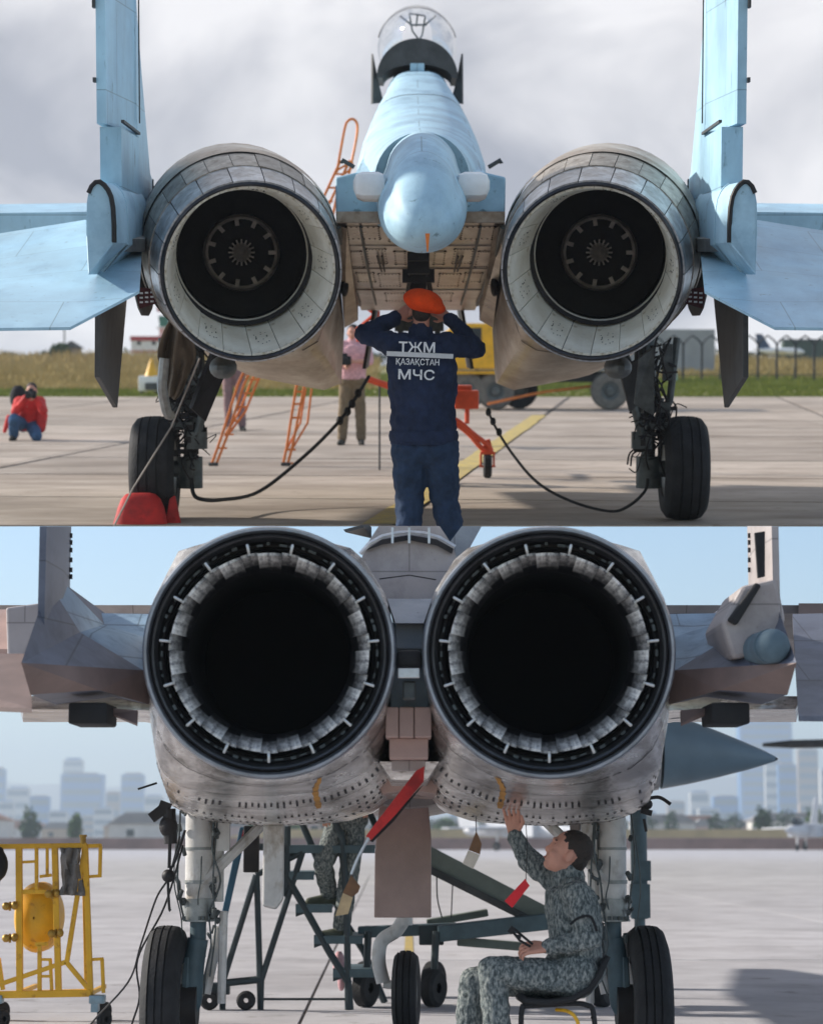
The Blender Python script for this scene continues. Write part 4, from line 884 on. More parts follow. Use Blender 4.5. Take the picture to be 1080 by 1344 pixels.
# main gear
for s, sx, tx, ttop in ((-1, 262, 219, 1207), (1, 803, 849, 1195)):
    Y = 12.8; a = L(sx, 1070, Y); xs_ = a.x; xt = L(tx, 1300, Y).x; k = -1 if s < 0 else 1
    g = MB().tube([(xs_, Y, 1.62), (xs_, Y, .98)], [.078, .075], 20); lg = fpart(g, 'main_gear_strut', STRUTW)
    c_ = MB().tube([(xs_, Y, 1.02), (xs_, Y, .90)], .088, 20); c_.tube([(xs_, Y, .905), (xs_, Y, .895)], .094, 20); fpart(MB().tube([(xs_, Y, 1.30), (xs_, Y, 1.285)], .081, 20), 'strut_band', GEARL, lg); fpart(MB().tube([(xs_, Y, 1.12), (xs_, Y, 1.10)], .081, 20), 'strut_band', GEARL, lg)
    fpart(c_, 'strut_collar', GEARL, lg)
    p_ = MB().tube([(xs_, Y, .90), (xs_, Y, .70)], .045, 16); p_.tube(smooth_path([(xs_, Y, .80), (xs_+k*.02, Y, .66), (xs_+k*.035, Y, .45), (xs_+k*.10, Y, .40)], 5), .058, 12)
    p_.tube([(xs_+k*.05, Y-.02, .70), (xs_+k*.06, Y-.04, .42)], .03, 8); p_.tube([(xs_+k*.03, Y, .43), (xt, Y, .43)], .05, 12)
    fpart(p_, 'piston_fork', BLUEG, lg)
    br = MB().tube([(xs_-k*.02, Y-.05, 1.10), (xs_-k*.42, Y+.1, 1.50)], .030, 8); br.tube([(xs_-k*.10, Y+.05, 1.0), (xs_-k*.10, Y+.05, 1.5)], .035, 8); br.box((xs_-k*.13, Y, 1.36), (.08, .08, .16)); br.tube([(xs_-k*.14, Y, .95), (xs_-k*.13, Y+.02, .45)], .024, 8)
    br.tube([(xs_-k*.11, Y+.1, .86), (xs_-k*.04, Y+.05, .50)], .03, 8)
    fpart(br, 'drag_brace', STRUTW, lg)
    random.seed(77+s); h_ = MB()
    for (dx, z0, z1, r2) in ((.09, 1.5, .95, .006), (.105, 1.45, .6, .005), (-.1, 1.5, .9, .006), (-.115, 1.4, .7, .004), (.02, 1.25, .92, .004), (.06, .95, .5, .005)):
        h_.tube(smooth_path([(xs_-k*dx, Y-.07, z0), (xs_-k*(dx+random.uniform(-.03, .03)), Y-.1, z0*.6+z1*.4), (xs_-k*(dx+random.uniform(-.02, .04)), Y-.09, z0*.3+z1*.7), (xs_-k*dx*.7, Y-.07, z1)], 5), r2, 6)
    for i in range(26):
        p0 = Vector((xs_-k*random.choice((.09, .1, -.09))+random.gauss(0, .012), Y-random.uniform(.03, .1), random.choice((1.45, 1.38, 1.2, 1.08, .98, .9, .82))+random.gauss(0, .03))); h_.tube([p0, p0+Vector((random.gauss(0, .012), -.02, random.uniform(.015, .05)))], random.uniform(.006, .016), 7)
    for i in range(8):
        p0 = Vector((xs_+random.uniform(-.08, .08), Y-.09, .905)); h_.tube([p0, p0+Vector((0, 0, .02))], .008, 6)
    fpart(h_, 'hydraulic_lines', GEARM, lg)
    rt_ = .435; wm_ = Matrix.Translation((xt, Y, rt_)) @ Matrix.Rotation(R(1.0)*k, 4, 'Z') @ Matrix.Rotation(math.pi/2, 4, 'Y')
    prof = [(z_*.86, r_) for z_, r_ in [(-.105, .24), (-.122, .30), (-.12, .36), (-.10, .41), (-.068, .432), (-.066, .422), (-.058, .422), (-.056, .435), (-.02, .438), (-.018, .427), (-.010, .427), (-.008, .438), (.026, .438), (.028, .427), (.036, .427), (.038, .436), (.068, .432), (.10, .41), (.12, .36), (.122, .30), (.105, .24)]]
    wh = fpart(MB().lathe(prof, 64, wm_), 'main_wheel', TYRE); fpart(MB().lathe([(-.1, .245), (-.06, .2), (-.05, .06), (.05, .06), (.06, .2), (.1, .245)], 32, wm_), 'rim', STRUTW, wh)
    fpart(MB().tube([wm_ @ Vector((0, 0, -k*.05)), wm_ @ Vector((0, 0, -k*.17))], .12, 20), 'brake_pack', SOOT, wh)
# slab gear doors
d1 = plate([L(346, 1078, 12.6), L(373, 1078, 12.6), L(372, 1180, 12.5), L(362, 1194, 12.5), L(345, 1190, 12.5)], .05)
fpart(d1, 'gear_door', STRUTW, smooth=0, bevel=.01)
fpart(plate([L(748, 1080, 12.9), L(762, 1080, 12.9), L(760, 1150, 12.9), L(748, 1150, 12.9)], .05), 'gear_door', F15T, smooth=0, bevel=.01)
# nose gear with its long brown door
Yn = gy('L', 1352); xn = L(533, 1290, Yn).x
ns = fpart(MB().tube([(L(531, 1200, Yn).x, Yn, 1.6), (L(531, 1200, Yn).x, Yn, .75)], .055, 16).tube(smooth_path([(L(531, 1200, Yn).x, Yn, .8), L(520, 1222, Yn), L(501, 1236, Yn), L(497, 1262, Yn), L(503, 1290, Yn)], 6), .05, 12).tube([L(503, 1292, Yn), L(540, 1296, Yn)], .03, 10), 'nose_gear_leg', STRUTW)
wm_ = Matrix.Translation((xn, Yn, .29)) @ Matrix.Rotation(R(-4), 4, 'Z') @ Matrix.Rotation(math.pi/2, 4, 'Y')
nw = fpart(MB().lathe([(-.07, .14), (-.088, .2), (-.08, .25), (-.055, .278), (-.05, .27), (-.044, .27), (-.04, .285), (-.01, .29), (-.008, .28), (-.001, .28), (.001, .29), (.032, .287), (.034, .277), (.041, .277), (.043, .283), (.08, .25), (.088, .2), (.07, .14)], 48, wm_), 'nose_wheel', TYRE)
fpart(MB().lathe([(-.07, .145), (-.03, .12), (-.03, .02), (.03, .02), (.03, .12), (.07, .145)], 32, wm_), 'rim', STRUTW, nw)
nd = MB().prism([L(498, 1056, Yn-.5), L(562, 1056, Yn-.5), L(566, 1100, Yn-.5), L(566, 1205, Yn-.5), L(491, 1205, Yn-.5), L(492, 1120, Yn-.5)], (0, .05, 0))
fpart(nd, 'nose_gear_door', F15P, smooth=0, bevel=.008)
# forward fuselage that carries the nose gear, behind the belly
ff_ = MB().loft([ringell(L(537, 960, 15.2), .62, .5, 32), ringell((XF, 17.5, 1.95), .72, .45, 32), ringell((XF, 21, 1.98), .6, .45, 32), ringell((XF, 25, 1.9), .12, .12, 32)])
fpart(ff_, 'forward_fuselage', F15T)
# loose sensors, cables and lamps round the left gear
cb = MB()
cb.box(L(207, 1068, 12.4), (.085, .05, .055), Matrix.Rotation(R(-38), 3, 'Y')); cb.box(L(216, 1060, 12.4), (.06, .06, .06), Matrix.Rotation(R(20), 3, 'Y')); fpart(MB().tube([L(181, 1036, 12.4), L(206, 1028, 12.4)], .006, 5), 'whip_antenna', SOOT)
cb.tube([L(222, 1062, 12.4), L(224, 1108, 12.4)], .035, 10); cb.ell(L(221, 1085, 12.4), (.05, .05, .06)); cb.tube([L(223, 1108, 12.4), L(222, 1140, 12.4)], .01, 6); cb.ell(L(221, 1150, 12.4), (.036, .036, .036))
cb.tube(smooth_path([L(243, 1090, 12.4), L(230, 1130, 12.4), L(221, 1150, 12.4), L(222, 1190, 12.4), L(224, 1196, 12.4)], 5), .008, 6)
fpart(cb, 'tow_lamp_cluster', SOOT)
cr_ = MB().tube(smooth_path([L(838, 1052, 12.4), L(858, 1047, 12.4), L(868, 1048, 12.4), L(880, 1056, 12.4)], 5), .010, 6); cr_.ell(L(848, 1056, 12.4), (.035, .05, .03)); cr_.box(L(848, 1066, 12.4), (.06, .05, .03), Matrix.Rotation(R(15), 3, 'Y')); cr_.tube([L(845, 1075, 12.4), L(848, 1092, 12.4)], .008, 6)
fpart(cr_, 'vent_pipe', SOOT)
# ================================================================ PEOPLE
WR = bpy.data.textures.new('wrinkle', 'CLOUDS'); WR.noise_scale = .065; WR.noise_depth = 2
WR2 = bpy.data.textures.new('fine_wrinkle', 'STUCCI'); WR2.noise_scale = .06
def organic(o, vox, it=3, disp=0, tex=None):
    r = o.modifiers.new('remesh', 'REMESH'); r.mode = 'VOXEL'; r.voxel_size = vox; r.use_smooth_shade = True
    s = o.modifiers.new('smooth', 'SMOOTH'); s.factor = .5; s.iterations = it
    if disp:
        d = o.modifiers.new('folds', 'DISPLACE'); d.texture = tex or WR; d.strength = disp; d.mid_level = .5; d.texture_coords = 'LOCAL'
    return o
def basis(fwd, up):
    f = Vector(fwd).normalized(); u = Vector(up); u = (u-f*u.dot(f)).normalized(); r = f.cross(u); return Matrix((r, f, u)).transposed()
def head_mb(mb, c, fwd, up, k=1.0):
    """head about .235 m tall; local axes x right, y forward, z up"""
    B = basis(fwd, up); c = Vector(c)
    def e(p, r): mb.ell(c+B @ (Vector(p)*k), tuple(x*k for x in r), B, 16, 11)
    e((0, -.012, .03), (.076, .096, .092)); e((0, .02, -.035), (.060, .072, .075)); e((0, .05, -.085), (.034, .036, .026))
    e((0, .062, .0), (.050, .032, .05)); e((0, .088, -.018), (.012, .022, .020)); e((0, .082, .004), (.009, .014, .028)); e((0, .082, .038), (.05, .014, .012))
    e((0, .078, -.055), (.024, .016, .008)); e((0, .076, -.066), (.021, .014, .008))
    for s in (-1, 1): e((s*.078, -.012, -.008), (.010, .020, .032)); e((s*.036, .066, -.024), (.022, .018, .018)); e((s*.03, .074, .016), (.012, .008, .007))
    return B
def hair_mb(c, fwd, up, k=1.0, low=-.02):
    B = basis(fwd, up); c = Vector(c); mb = MB()
    mb.ell(c+B @ Vector((0, -.022, .045))*k, (.080*k, .096*k, .084*k), B, 18, 12); mb.ell(c+B @ Vector((0, -.06, -.005))*k, (.066*k, .052*k, .07*k), B, 16, 10)
    return mb
def hand_mb(mb, w, d, pn, curl=.5, k=1.0, side=1):
    """palm from wrist w along d, palm normal pn, four fingers and a thumb"""
    w = Vector(w); d = Vector(d).normalized(); pn = Vector(pn); pn = (pn-d*pn.dot(d)).normalized(); x = d.cross(pn)*side
    for i in range(4): mb.caps(w+d*.012*k+x*(-.018+.012*i)*k, w+d*.082*k+x*(-.034+.0225*i)*k, .016*k, .0125*k, 8)
    for i, ln in enumerate((.070, .080, .074, .056)):
        p = w+d*.086*k+x*(-.037+.0250*i)*k; a = curl*.6; q = p+(d*math.cos(a)+pn*math.sin(a))*ln*.45*k; a2 = curl*1.5; r_ = q+(d*math.cos(a2)+pn*math.sin(a2))*ln*.32*k; a3 = curl*2.2; t = r_+(d*math.cos(a3)+pn*math.sin(a3))*ln*.25*k
        mb.caps(p, q, .0094*k, .0086*k, 8); mb.caps(q, r_, .0086*k, .008*k, 8); mb.caps(r_, t, .008*k, .007*k, 8)
    p = w+d*.028*k-x*.030*k; q = p+(d*.6-x*.65+pn*.35).normalized()*.045*k; t = q+(d*.85-x*.1+pn*.5).normalized()*.036*k
    mb.caps(p, q, .0135*k, .0105*k, 8); mb.caps(q, t, .0105*k, .0085*k, 8)
def person(label, fr, J, mats, group=None, face=(0, 1, 0), up=(0, 0, 1), k=1.0, hands=None, bulk=1.0, longcoat=0, org=None, sleeve='long', boots=BOOT, vox=.011, disp=.02, trouser_disp=.022, legbulk=None, bvox=.0072):
    legbulk = legbulk or bulk
    org = org or Vector(((J['anL'].x+J['anR'].x)/2, (J['anL'].y+J['anR'].y)/2, 0))
    o = thing('person', label, 'person', fr, org, group)
    b = MB(); B = head_mb(b, J['head'], face, up, k)
    b.caps(J['head']+B @ Vector((0, -.02, -.05))*k, J['neck'], .055*k, .062*k)
    b.caps(J['neck'], J['chest'], .06*k, .08*k); b.caps(J['chest'], J['pelvis'], .08*k, .09*k)
    for s in 'LR':
        b.caps(J['sh'+s], J['el'+s], .036*k, .034*k); b.caps(J['el'+s], J['wr'+s], .040*k, .027*k); b.caps(J['neck']-Vector((0, 0, .05*k)), J['sh'+s], .03*k, .032*k)
        b.caps(J['hip'+s], J['kn'+s], .075*k, .052*k); b.caps(J['kn'+s], J['an'+s], .055*k, .035*k)
        h = (hands or {}).get(s)
        dd = (J['wr'+s]-J['el'+s]).normalized()
        hand_mb(b, J['wr'+s], h[0] if h else dd, h[1] if h else Vector((0, 1, 0)), h[2] if h else .45, k, h[3] if h else (1 if s == 'L' else -1))
    organic(part(b, 'body', mats['skin'], o, smooth=60), bvox*k, 2)
    # jacket / shirt
    c = MB(); ax = (J['shR']-J['shL']); w = ax.length/2; ax.normalize()
    mid = (J['shL']+J['shR'])/2
    dn = (J['pelvis']-mid).normalized(); fw = dn.cross(ax) if True else None
    hem = J['pelvis']+dn*(.02+longcoat)
    rings = []
    for t, wx, wy in ((-.06, .42, .10), (-.02, .72, .115), (.06, .92, .125), (.2, 1.0, .135), (.4, .98, .135), (.6, .93, .128), (.8, .93, .130), (1, .95, .135)):
        cen = mid.lerp(hem, max(t, 0))+(dn*t*.8*(mid-hem).length if t < 0 else Vector())
        if 'belly' in J and t > .05: cen = cen+fw*(-J['belly'])*math.sin(t*math.pi)
        rings.append([cen+ax*math.cos(a)*wx*w*bulk*1.06+fw*math.sin(a)*wy*bulk*k for a in [2*math.pi*i/20 for i in range(20)]])
    c.loft(rings)
    c.caps(J['neck']-dn*.025, J['neck']+dn*.03, .073*k, .085*k)
    for s in 'LR':
        c.caps(mid+(J['sh'+s]-mid)*.6, J['sh'+s], .078*k*bulk, .072*k*bulk)
        c.caps(J['sh'+s], J['el'+s], .070*k*bulk, .059*k*bulk)
        if sleeve == 'long': c.caps(J['el'+s], J['el'+s].lerp(J['wr'+s], .93), .058*k*bulk, .044*k*bulk)
        else: c.caps(J['el'+s], J['el'+s].lerp(J['wr'+s], .12), .056*k*bulk, .052*k*bulk)
    jk = organic(part(c, 'jacket' if sleeve == 'long' else 'shirt', mats['top'], o, smooth=60), vox, 3, disp)
    # trousers
    tr = MB()
    tr.caps(J['hipL']-dn*.03, J['hipR']-dn*.03, .118*k*bulk, .118*k*bulk); tr.ell((J['hipL']+J['hipR'])/2-dn*.05, (w*.95*bulk, .125*k*bulk, .12*k), None)
    for s in 'LR':
        tr.caps(J['hip'+s], J['kn'+s], .098*k*legbulk, .075*k*legbulk); tr.caps(J['kn'+s], J['kn'+s].lerp(J['an'+s], .95), .074*k*legbulk, .066*k*legbulk)
    trs = organic(part(tr, 'trousers', mats['leg'], o, smooth=60), vox, 3, trouser_disp)
    # shoes
    for s in 'LR':
        sh = MB(); a = J['an'+s]; td = J.get('toe'+s, Vector((0, 1, 0))).normalized(); dwn = J.get('sole'+s, Vector((0, 0, -1)))
        sh.caps(a+dwn*-.06, a+dwn*.03, .048*k, .05*k); sh.caps(a+dwn*.045-td*.05, a+dwn*.05+td*.07, .042*k, .043*k); sh.caps(a+dwn*.05+td*.07, a+dwn*.058+td*.165, .045*k, .034*k)
        sh.ell(a+dwn*.078+td*.06, (.046*k, .14*k, .016*k), basis(td, -dwn))
        organic(part(sh, 'shoe', boots, o, smooth=60), .009, 2)
    return o, B
def textmesh(s, width, height, depth=.004):
    cu = bpy.data.curves.new('print', 'FONT'); cu.body = s; cu.size = 1; cu.align_x = 'CENTER'; cu.offset = .012; cu.resolution_u = 3
    ob = bpy.data.objects.new('print', cu); COL.objects.link(ob); dg = bpy.context.evaluated_depsgraph_get(); me = bpy.data.meshes.new_from_object(ob.evaluated_get(dg))
    bpy.data.objects.remove(ob); xs = [v.co.x for v in me.vertices]; ys = [v.co.y for v in me.vertices]
    sx, sy = width/(max(xs)-min(xs)), height/(max(ys)-min(ys)); cx = (max(xs)+min(xs))/2; cy = (max(ys)+min(ys))/2
    vs = [((v.co.x-cx)*sx, (v.co.y-cy)*sy) for v in me.vertices]; fs = [tuple(p.vertices) for p in me.polygons]; bpy.data.meshes.remove(me); return vs, fs
# --- man in navy uniform and orange beret, seen from behind
Y = 15.6
J = dict(head=U(553, 408, Y+.05), neck=U(552, 437, Y+.03), chest=U(552, 490, Y), pelvis=U(556, 580, Y), shL=U(515, 452, Y), shR=U(592, 453, Y), elL=U(477, 438, Y+.14), elR=U(626, 457, Y+.14), wrL=U(521, 416, Y+.14), wrR=U(589, 417, Y+.14),
         hipL=U(538, 597, Y), hipR=U(578, 597, Y), knL=U(537, 655, Y+.03), knR=U(584, 655, Y+.03), anL=U(536, 714, Y), anR=U(594, 714, Y))
for s in 'LR': J['an'+s].z = .085; J['toe'+s] = Vector((-.25 if s == 'L' else .25, 1, 0))
hh = {'L': (Vector((.75, .25, .45)), Vector((.3, 1, 0)), .5, 1), 'R': (Vector((-.75, .25, .45)), Vector((-.3, 1, 0)), .5, -1)}
man, B = person('man in navy uniform and orange beret raising both hands to his head, back to us', 'U', J, dict(skin=SKIN, top=NAVY, leg=NAVY2), face=(0, 1, .05), hands=hh, bulk=1.14, disp=.04, trouser_disp=.036, boots=BLKCLOTH, legbulk=1.32)
part(hair_mb(J['head'], (0, 1, .05), (0, 0, 1), .98), 'hair', HAIR, man, smooth=60)
bt = MB(); bcn = U(555.5, 397, Y-.01); Bm = Matrix.Rotation(R(14), 3, 'Y')
bt.ell(bcn+Vector((0, 0, .012)), (.138, .135, .082), Bm, 24, 14); bt.ell(bcn+Vector((-.055, .0, .025)), (.085, .10, .058), Bm, 20, 12); bt.ell(bcn+Vector((.08, 0, -.032)), (.075, .10, .045), Bm, 20, 12)
organic(part(bt, 'beret', BERET, man, smooth=60), .008, 4)
clr = MB().lathe([(-.03, .088), (.03, .080), (.03, .072), (-.03, .08)], 28, Matrix.Translation(J['neck']+Vector((0, 0, .012)))); part(clr, 'collar', NAVY, man)
wb = MB().lathe([(-.035, .97), (.0, 1.0), (.035, .97), (.035, .93), (-.035, .93)], 36, Matrix.Translation(U(556, 572, Y)) @ Matrix.Diagonal((0.240, .160, 1, 1)), closed_prof=True); part(wb, 'waistband', NAVY, man)
def onback(vs, fs, px, py, rot=0):
    c = U(px, py, Y); m = MB(); vv = []
    for x, z in vs:
        xx = x*math.cos(rot)-z*math.sin(rot); zz = x*math.sin(rot)+z*math.cos(rot)
        X = c.x+xx; dx = X-U(552, py, Y).x; vv.append((X, Y-.170+.62*dx*dx, c.z+zz))
    return m.add(vv, fs)
for s_, px, py, w_, h_ in (('ТЖМ', 547, 455.3, 47, 13.5), ('ҚАЗАҚСТАН', 548, 475.2, 56, 10.0), ('МЧС', 546.5, 491, 47, 13.5)):
    vs, fs = textmesh(s_, w_*Y/FPX, h_*Y/FPX); lt = part(onback(vs, fs, px, py, R(-1.5)), 'lettering', LETTER, man, smooth=0)
    so = lt.modifiers.new('t', 'SOLIDIFY'); so.thickness = .003
sv = []; sf = []
for i in range(21):
    x = -.225+.45*i/20; sv += [(x, -.016), (x, .016)]
for i in range(20): sf.append((2*i, 2*i+2, 2*i+3, 2*i+1))
stp = part(onback(sv, sf, 551, 465.5, R(-2.5)), 'reflective_stripe', REFL, man, smooth=0); so = stp.modifiers.new('t', 'SOLIDIFY'); so.thickness = .003
# --- photographer in red, kneeling
Y = gy('U', 577)
def q(px, py, dy=0): return U(px, py, Y+dy)
J = dict(head=q(41.5, 513, -.05), neck=q(40, 524), chest=q(38, 533), pelvis=q(36, 556, .12), shL=q(25, 527, .05), shR=q(53, 527, .05), elL=q(20, 540, -.22), elR=q(57, 539, -.22), wrL=q(35, 520, -.26), wrR=q(46, 522, -.26),
         hipL=q(31, 558, .12), hipR=q(42, 558, .12), knL=q(18, 550, -.32), knR=q(48, 572, -.30), anL=q(18, 570, -.2), anR=q(46, 573, .22))
J['anL'].z = .085; J['anR'].z = .09; J['knR'].z = .07; J['toeL'] = Vector((-.1, -1, 0)); J['toeR'] = Vector((0, .3, -1)); J['soleR'] = Vector((0, 1, .3)).normalized()
ph, B = person('kneeling photographer in red jacket and blue jeans aiming a camera', 'U', J, dict(skin=SKIN, top=REDCOAT, leg=JEANS), face=(.05, -1, -.05), hands={'L': (Vector((.4, -.5, .4)), Vector((1, 0, 0)), .7, 1), 'R': (Vector((-.4, -.5, .3)), Vector((-1, 0, 0)), .7, -1)}, bulk=1.12, longcoat=.06)
part(hair_mb(J['head'], (.05, -1, -.05), (0, 0, 1)), 'hair', HAIR, ph, smooth=60)
for ct in (MB().caps(q(12, 548, .1), q(6, 566, .12), .05, .03), MB().caps(q(55, 545, .02), q(54, 562, -.02), .09, .07)): organic(part(ct, 'coat_tail', REDCOAT, ph, smooth=60), .012, 3)
bk = MB().ell(q(24, 522, .22), (.13, .12, .2)); organic(part(bk, 'backpack', BLKCLOTH, ph, smooth=60), .015, 2)
def camera_mb(c, s=1.0):
    m = MB().rbox(c, (.14*s, .07*s, .10*s), .012); m.tube([Vector(c)+Vector((0, -.03, 0)), Vector(c)+Vector((0, -.20*s, -.01))], [.038*s, .042*s], 16); m.rbox(Vector(c)+Vector((0, 0, .06*s)), (.06*s, .06*s, .04*s), .01); return m
solo(camera_mb(q(40.5, 517.5, -.30), 1.15), 'photo_camera', BLACK, 'black camera held to the face of the kneeling red photographer', 'camera', 'U')
# --- man in pink check shirt and khaki trousers
Y = gy('U', 583)
def q(px, py, dy=0): return U(px-3, py, Y+dy)
J = dict(head=q(466, 437), neck=q(466, 447), chest=q(467, 462), pelvis=q(465, 496), shL=q(450, 454), shR=q(484, 454), elL=q(446, 476, -.08), elR=q(488, 474, -.1), wrL=q(455, 478, -.3), wrR=q(466, 474, -.32),
         hipL=q(458, 502), hipR=q(472, 502), knL=q(454, 540, -.02), knR=q(476, 540, -.02), anL=q(452, 578), anR=q(477, 578))
for s in 'LR': J['an'+s].z = .085; J['toe'+s] = Vector((-.25 if s == 'L' else .1, -1, 0))
p2, B = person('man in pink checked shirt and khaki trousers holding a camera at his chest', 'U', J, dict(skin=SKIN, top=PINK, leg=KHAKI), face=(-.2, -1, -.1), bulk=1.08, sleeve='short', boots=BOOT)
part(hair_mb(J['head'], (-.2, -1, -.1), (0, 0, 1)), 'hair', HAIR, p2, smooth=60)
solo(camera_mb(q(455.5, 473, -.40), 1.3), 'photo_camera', BLACK, 'black camera held at the chest of the man in pink shirt', 'camera', 'U')
def q(px, py, dy=0): return U(px, py, Y+dy)
# --- man in dark top behind the left nozzle (legs show)
Y = gy('U', 565)
J = dict(head=q(303, 428), neck=q(303, 438), chest=q(304, 450), pelvis=q(306, 482), shL=q(288, 444), shR=q(320, 444), elL=q(285, 464), elR=q(324, 464), wrL=q(287, 482), wrR=q(322, 482), hipL=q(299, 490), hipR=q(313, 490), knL=q(299, 527, -.02), knR=q(316, 527, -.02), anL=q(300, 559), anR=q(318, 559))
for s in 'LR': J['an'+s].z = .085; J['toe'+s] = Vector((.3, -1, 0))
p3, B = person('standing man in black top and mauve trousers beyond the orange ladder', 'U', J, dict(skin=SKIN, top=BLKCLOTH, leg=MAUVE), face=(.2, -1, 0), boots=BOOT)
part(hair_mb(J['head'], (.2, -1, 0), (0, 0, 1)), 'hair', HAIR, p3, smooth=60)
# --- seated airman in camouflage
Y = 11.35
def q(px, py, dy=0): return L(px, py, Y+dy)
J = dict(head=q(744, 1121), neck=q(744, 1148, .02), chest=q(748, 1195), pelvis=q(752, 1272), shL=q(757, 1173, -.17), shR=q(738, 1165, .17), elL=q(772, 1232, -.22), elR=q(694, 1130, .20), wrL=q(717, 1244, -.16), wrR=q(675, 1096, .16),
         hipL=q(757, 1286, -.09), hipR=q(752, 1286, .09), knL=q(646, 1275, -.12), knR=q(622, 1288, .16), anL=q(662, 1400, -.10), anR=q(605, 1392, .16), belly=-.02)
for s in 'LR': J['toe'+s] = Vector((-1, 0, 0)); J['an'+s].z = .09
fd = Vector((-.86, 0, .42)); ud = Vector((.42, 0, .86))
air, B = person('airman in grey camouflage uniform sitting on a stool and reaching up to the jet belly', 'L', J, dict(skin=SKIN, top=CAMO, leg=CAMO), face=fd, up=ud, org=Vector((J['pelvis'].x, J['pelvis'].y, 0)), hands={'L': (Vector((-1, 0, -.02)), Vector((0, .6, -.8)), .75, 1), 'R': (Vector((-.1, 0, 1)), Vector((-.3, -.6, 0)), .35, -1)}, bulk=.98, boots=SAGE, vox=.0085, disp=.028, k=1.0, bvox=.0048)
HT = bpy.data.textures.new('hair_tufts', 'CLOUDS'); HT.noise_scale = .012
organic(part(hair_mb(J['head'], fd, ud, 1.0), 'hair', HAIR, air, smooth=60), .005, 2, .007, HT)
for s_ in (-1, 1):
    part(MB().ell(J['head']+B @ Vector((s_*.031, .074, .016)), (.012, .006, .005), B, 10, 6), 'eye', M('eye_dark', (.03, .02, .02), .3), air); part(MB().ell(J['head']+B @ Vector((s_*.033, .079, .036)), (.022, .008, .005), B, 10, 6), 'eyebrow', HAIR, air)
part(MB().ell(J['head']+B @ Vector((0, .093, -.061)), (.022, .006, .0045), B, 10, 6), 'lips', M('lip', (.42, .14, .12), .5), air)
cl = MB().lathe([(-.03, .082), (.02, .078), (.02, .07), (-.03, .074)], 24, Matrix.Translation(J['neck']+Vector((.005, 0, .0))) @ Matrix.Rotation(R(-12), 4, 'Y')); part(cl, 'collar', CAMO, air)
ab = MB().tube(smooth_path([q(748, 1214, -.30), q(760, 1205, -.30), q(775, 1204, -.30), q(783, 1222, -.27)], 5), .007, 6); part(ab, 'arm_strap', BLKCLOTH, air)
tg = MB().tube([q(671, 1221, -.18), q(682, 1235, -.18), q(696, 1243, -.18)], .007, 6).tube([q(674, 1219, -.18), q(688, 1231, -.18), q(699, 1240, -.18)], .007, 6); tg.box(q(671, 1221, -.18), (.025, .02, .035), Matrix.Rotation(R(35), 3, 'Y')); tg.box(q(681, 1230, -.18), (.02, .022, .02))
solo(tg, 'pliers', BLACK, 'black pliers held in the lap of the seated airman', 'pliers', 'L')
# stool
st = thing('stool', 'black moulded stool with tubular legs under the seated airman', 'stool', 'L', q(742, 1400))
ORG[st.name].z = 0; st.matrix_world = Matrix.Translation(ORG[st.name])
rs = []
for (x, y, hw) in ((682, 1306, .14), (690, 1312, .18), (715, 1314, .20), (745, 1310, .20), (768, 1298, .20), (780, 1280, .19), (788, 1262, .17), (791, 1257, .15)):
    rs.append([q(x, y)+Vector((0, hw*t, .02*abs(t)**2)) for t in (-1, -.8, -.4, 0, .4, .8, 1)])
shl = part(MB().loft(rs, closed=False), 'seat_shell', BLACK, st, smooth=60); so = shl.modifiers.new('t', 'SOLIDIFY'); so.thickness = .028
for dy in (-.15, .15):
    part(MB().tube(smooth_path([q(690, 1322, dy), q(684, 1335, dy), Vector((q(681, 1400).x, Y+dy, .0))], 5), .013, 8), 'leg', BLACK, st)
    part(MB().tube(smooth_path([q(745, 1318, dy), q(770, 1320, dy), q(780, 1340, dy), Vector((q(786, 1400).x, Y+dy, .0))], 5), .013, 8), 'leg', BLACK, st)
    part(MB().tube([q(690, 1321, dy), q(745, 1318, dy)], .013, 8), 'rail', BLACK, st)
part(MB().tube([q(684, 1335, -.15), q(684, 1335, .15)], .011, 8).tube([q(778, 1336, -.15), q(778, 1336, .15)], .011, 8), 'cross_rail', BLACK, st)
tb = MB().rbox(Vector((q(727, 1400).x, Y+.02, .17)), (.30, .28, .34), .015)
solo(tb, 'tool_box', BLACK, 'black tool box under the stool with a yellow cable on it', 'box', 'L')
solo(MB().tube(smooth_path([q(730, 1326, -.10), q(745, 1328, -.16), q(756, 1338, -.17), q(760, 1360, -.17), Vector((q(764, 1380).x, Y-.17, .01))], 6), .009, 8), 'yellow_cable', YELLOW, 'short yellow cable looped beside the stool', 'cable', 'L')
# --- airman standing on the maintenance stairs
Y = 18.6
J = dict(head=q(452, 950), neck=q(453, 968), chest=q(455, 1000), pelvis=q(455, 1064), shL=q(432, 978), shR=q(476, 978), elL=q(424, 1020), elR=q(482, 1018), wrL=q(428, 1060, -.1), wrR=q(478, 1050, -.15),
         hipL=q(446, 1078), hipR=q(464, 1078), knL=q(424, 1136, -.12), knR=q(458, 1150, -.05), anL=q(432, 1174, .05), anR=q(448, 1218, -.05))
J['toeL'] = Vector((-.9, -.3, 0)); J['toeR'] = Vector((-1, -.15, 0))
a2, B = person('airman in camouflage standing on dark stairs behind the jet, only legs showing', 'L', J, dict(skin=SKIN, top=CAMO, leg=CAMO), face=(-.3, 1, 0), boots=SAGE, bulk=1.08, org=Vector((J['pelvis'].x, Y, 1.0)))
part(hair_mb(J['head'], (-.3, 1, 0), (0, 0, 1)), 'hair', HAIR, a2, smooth=60)
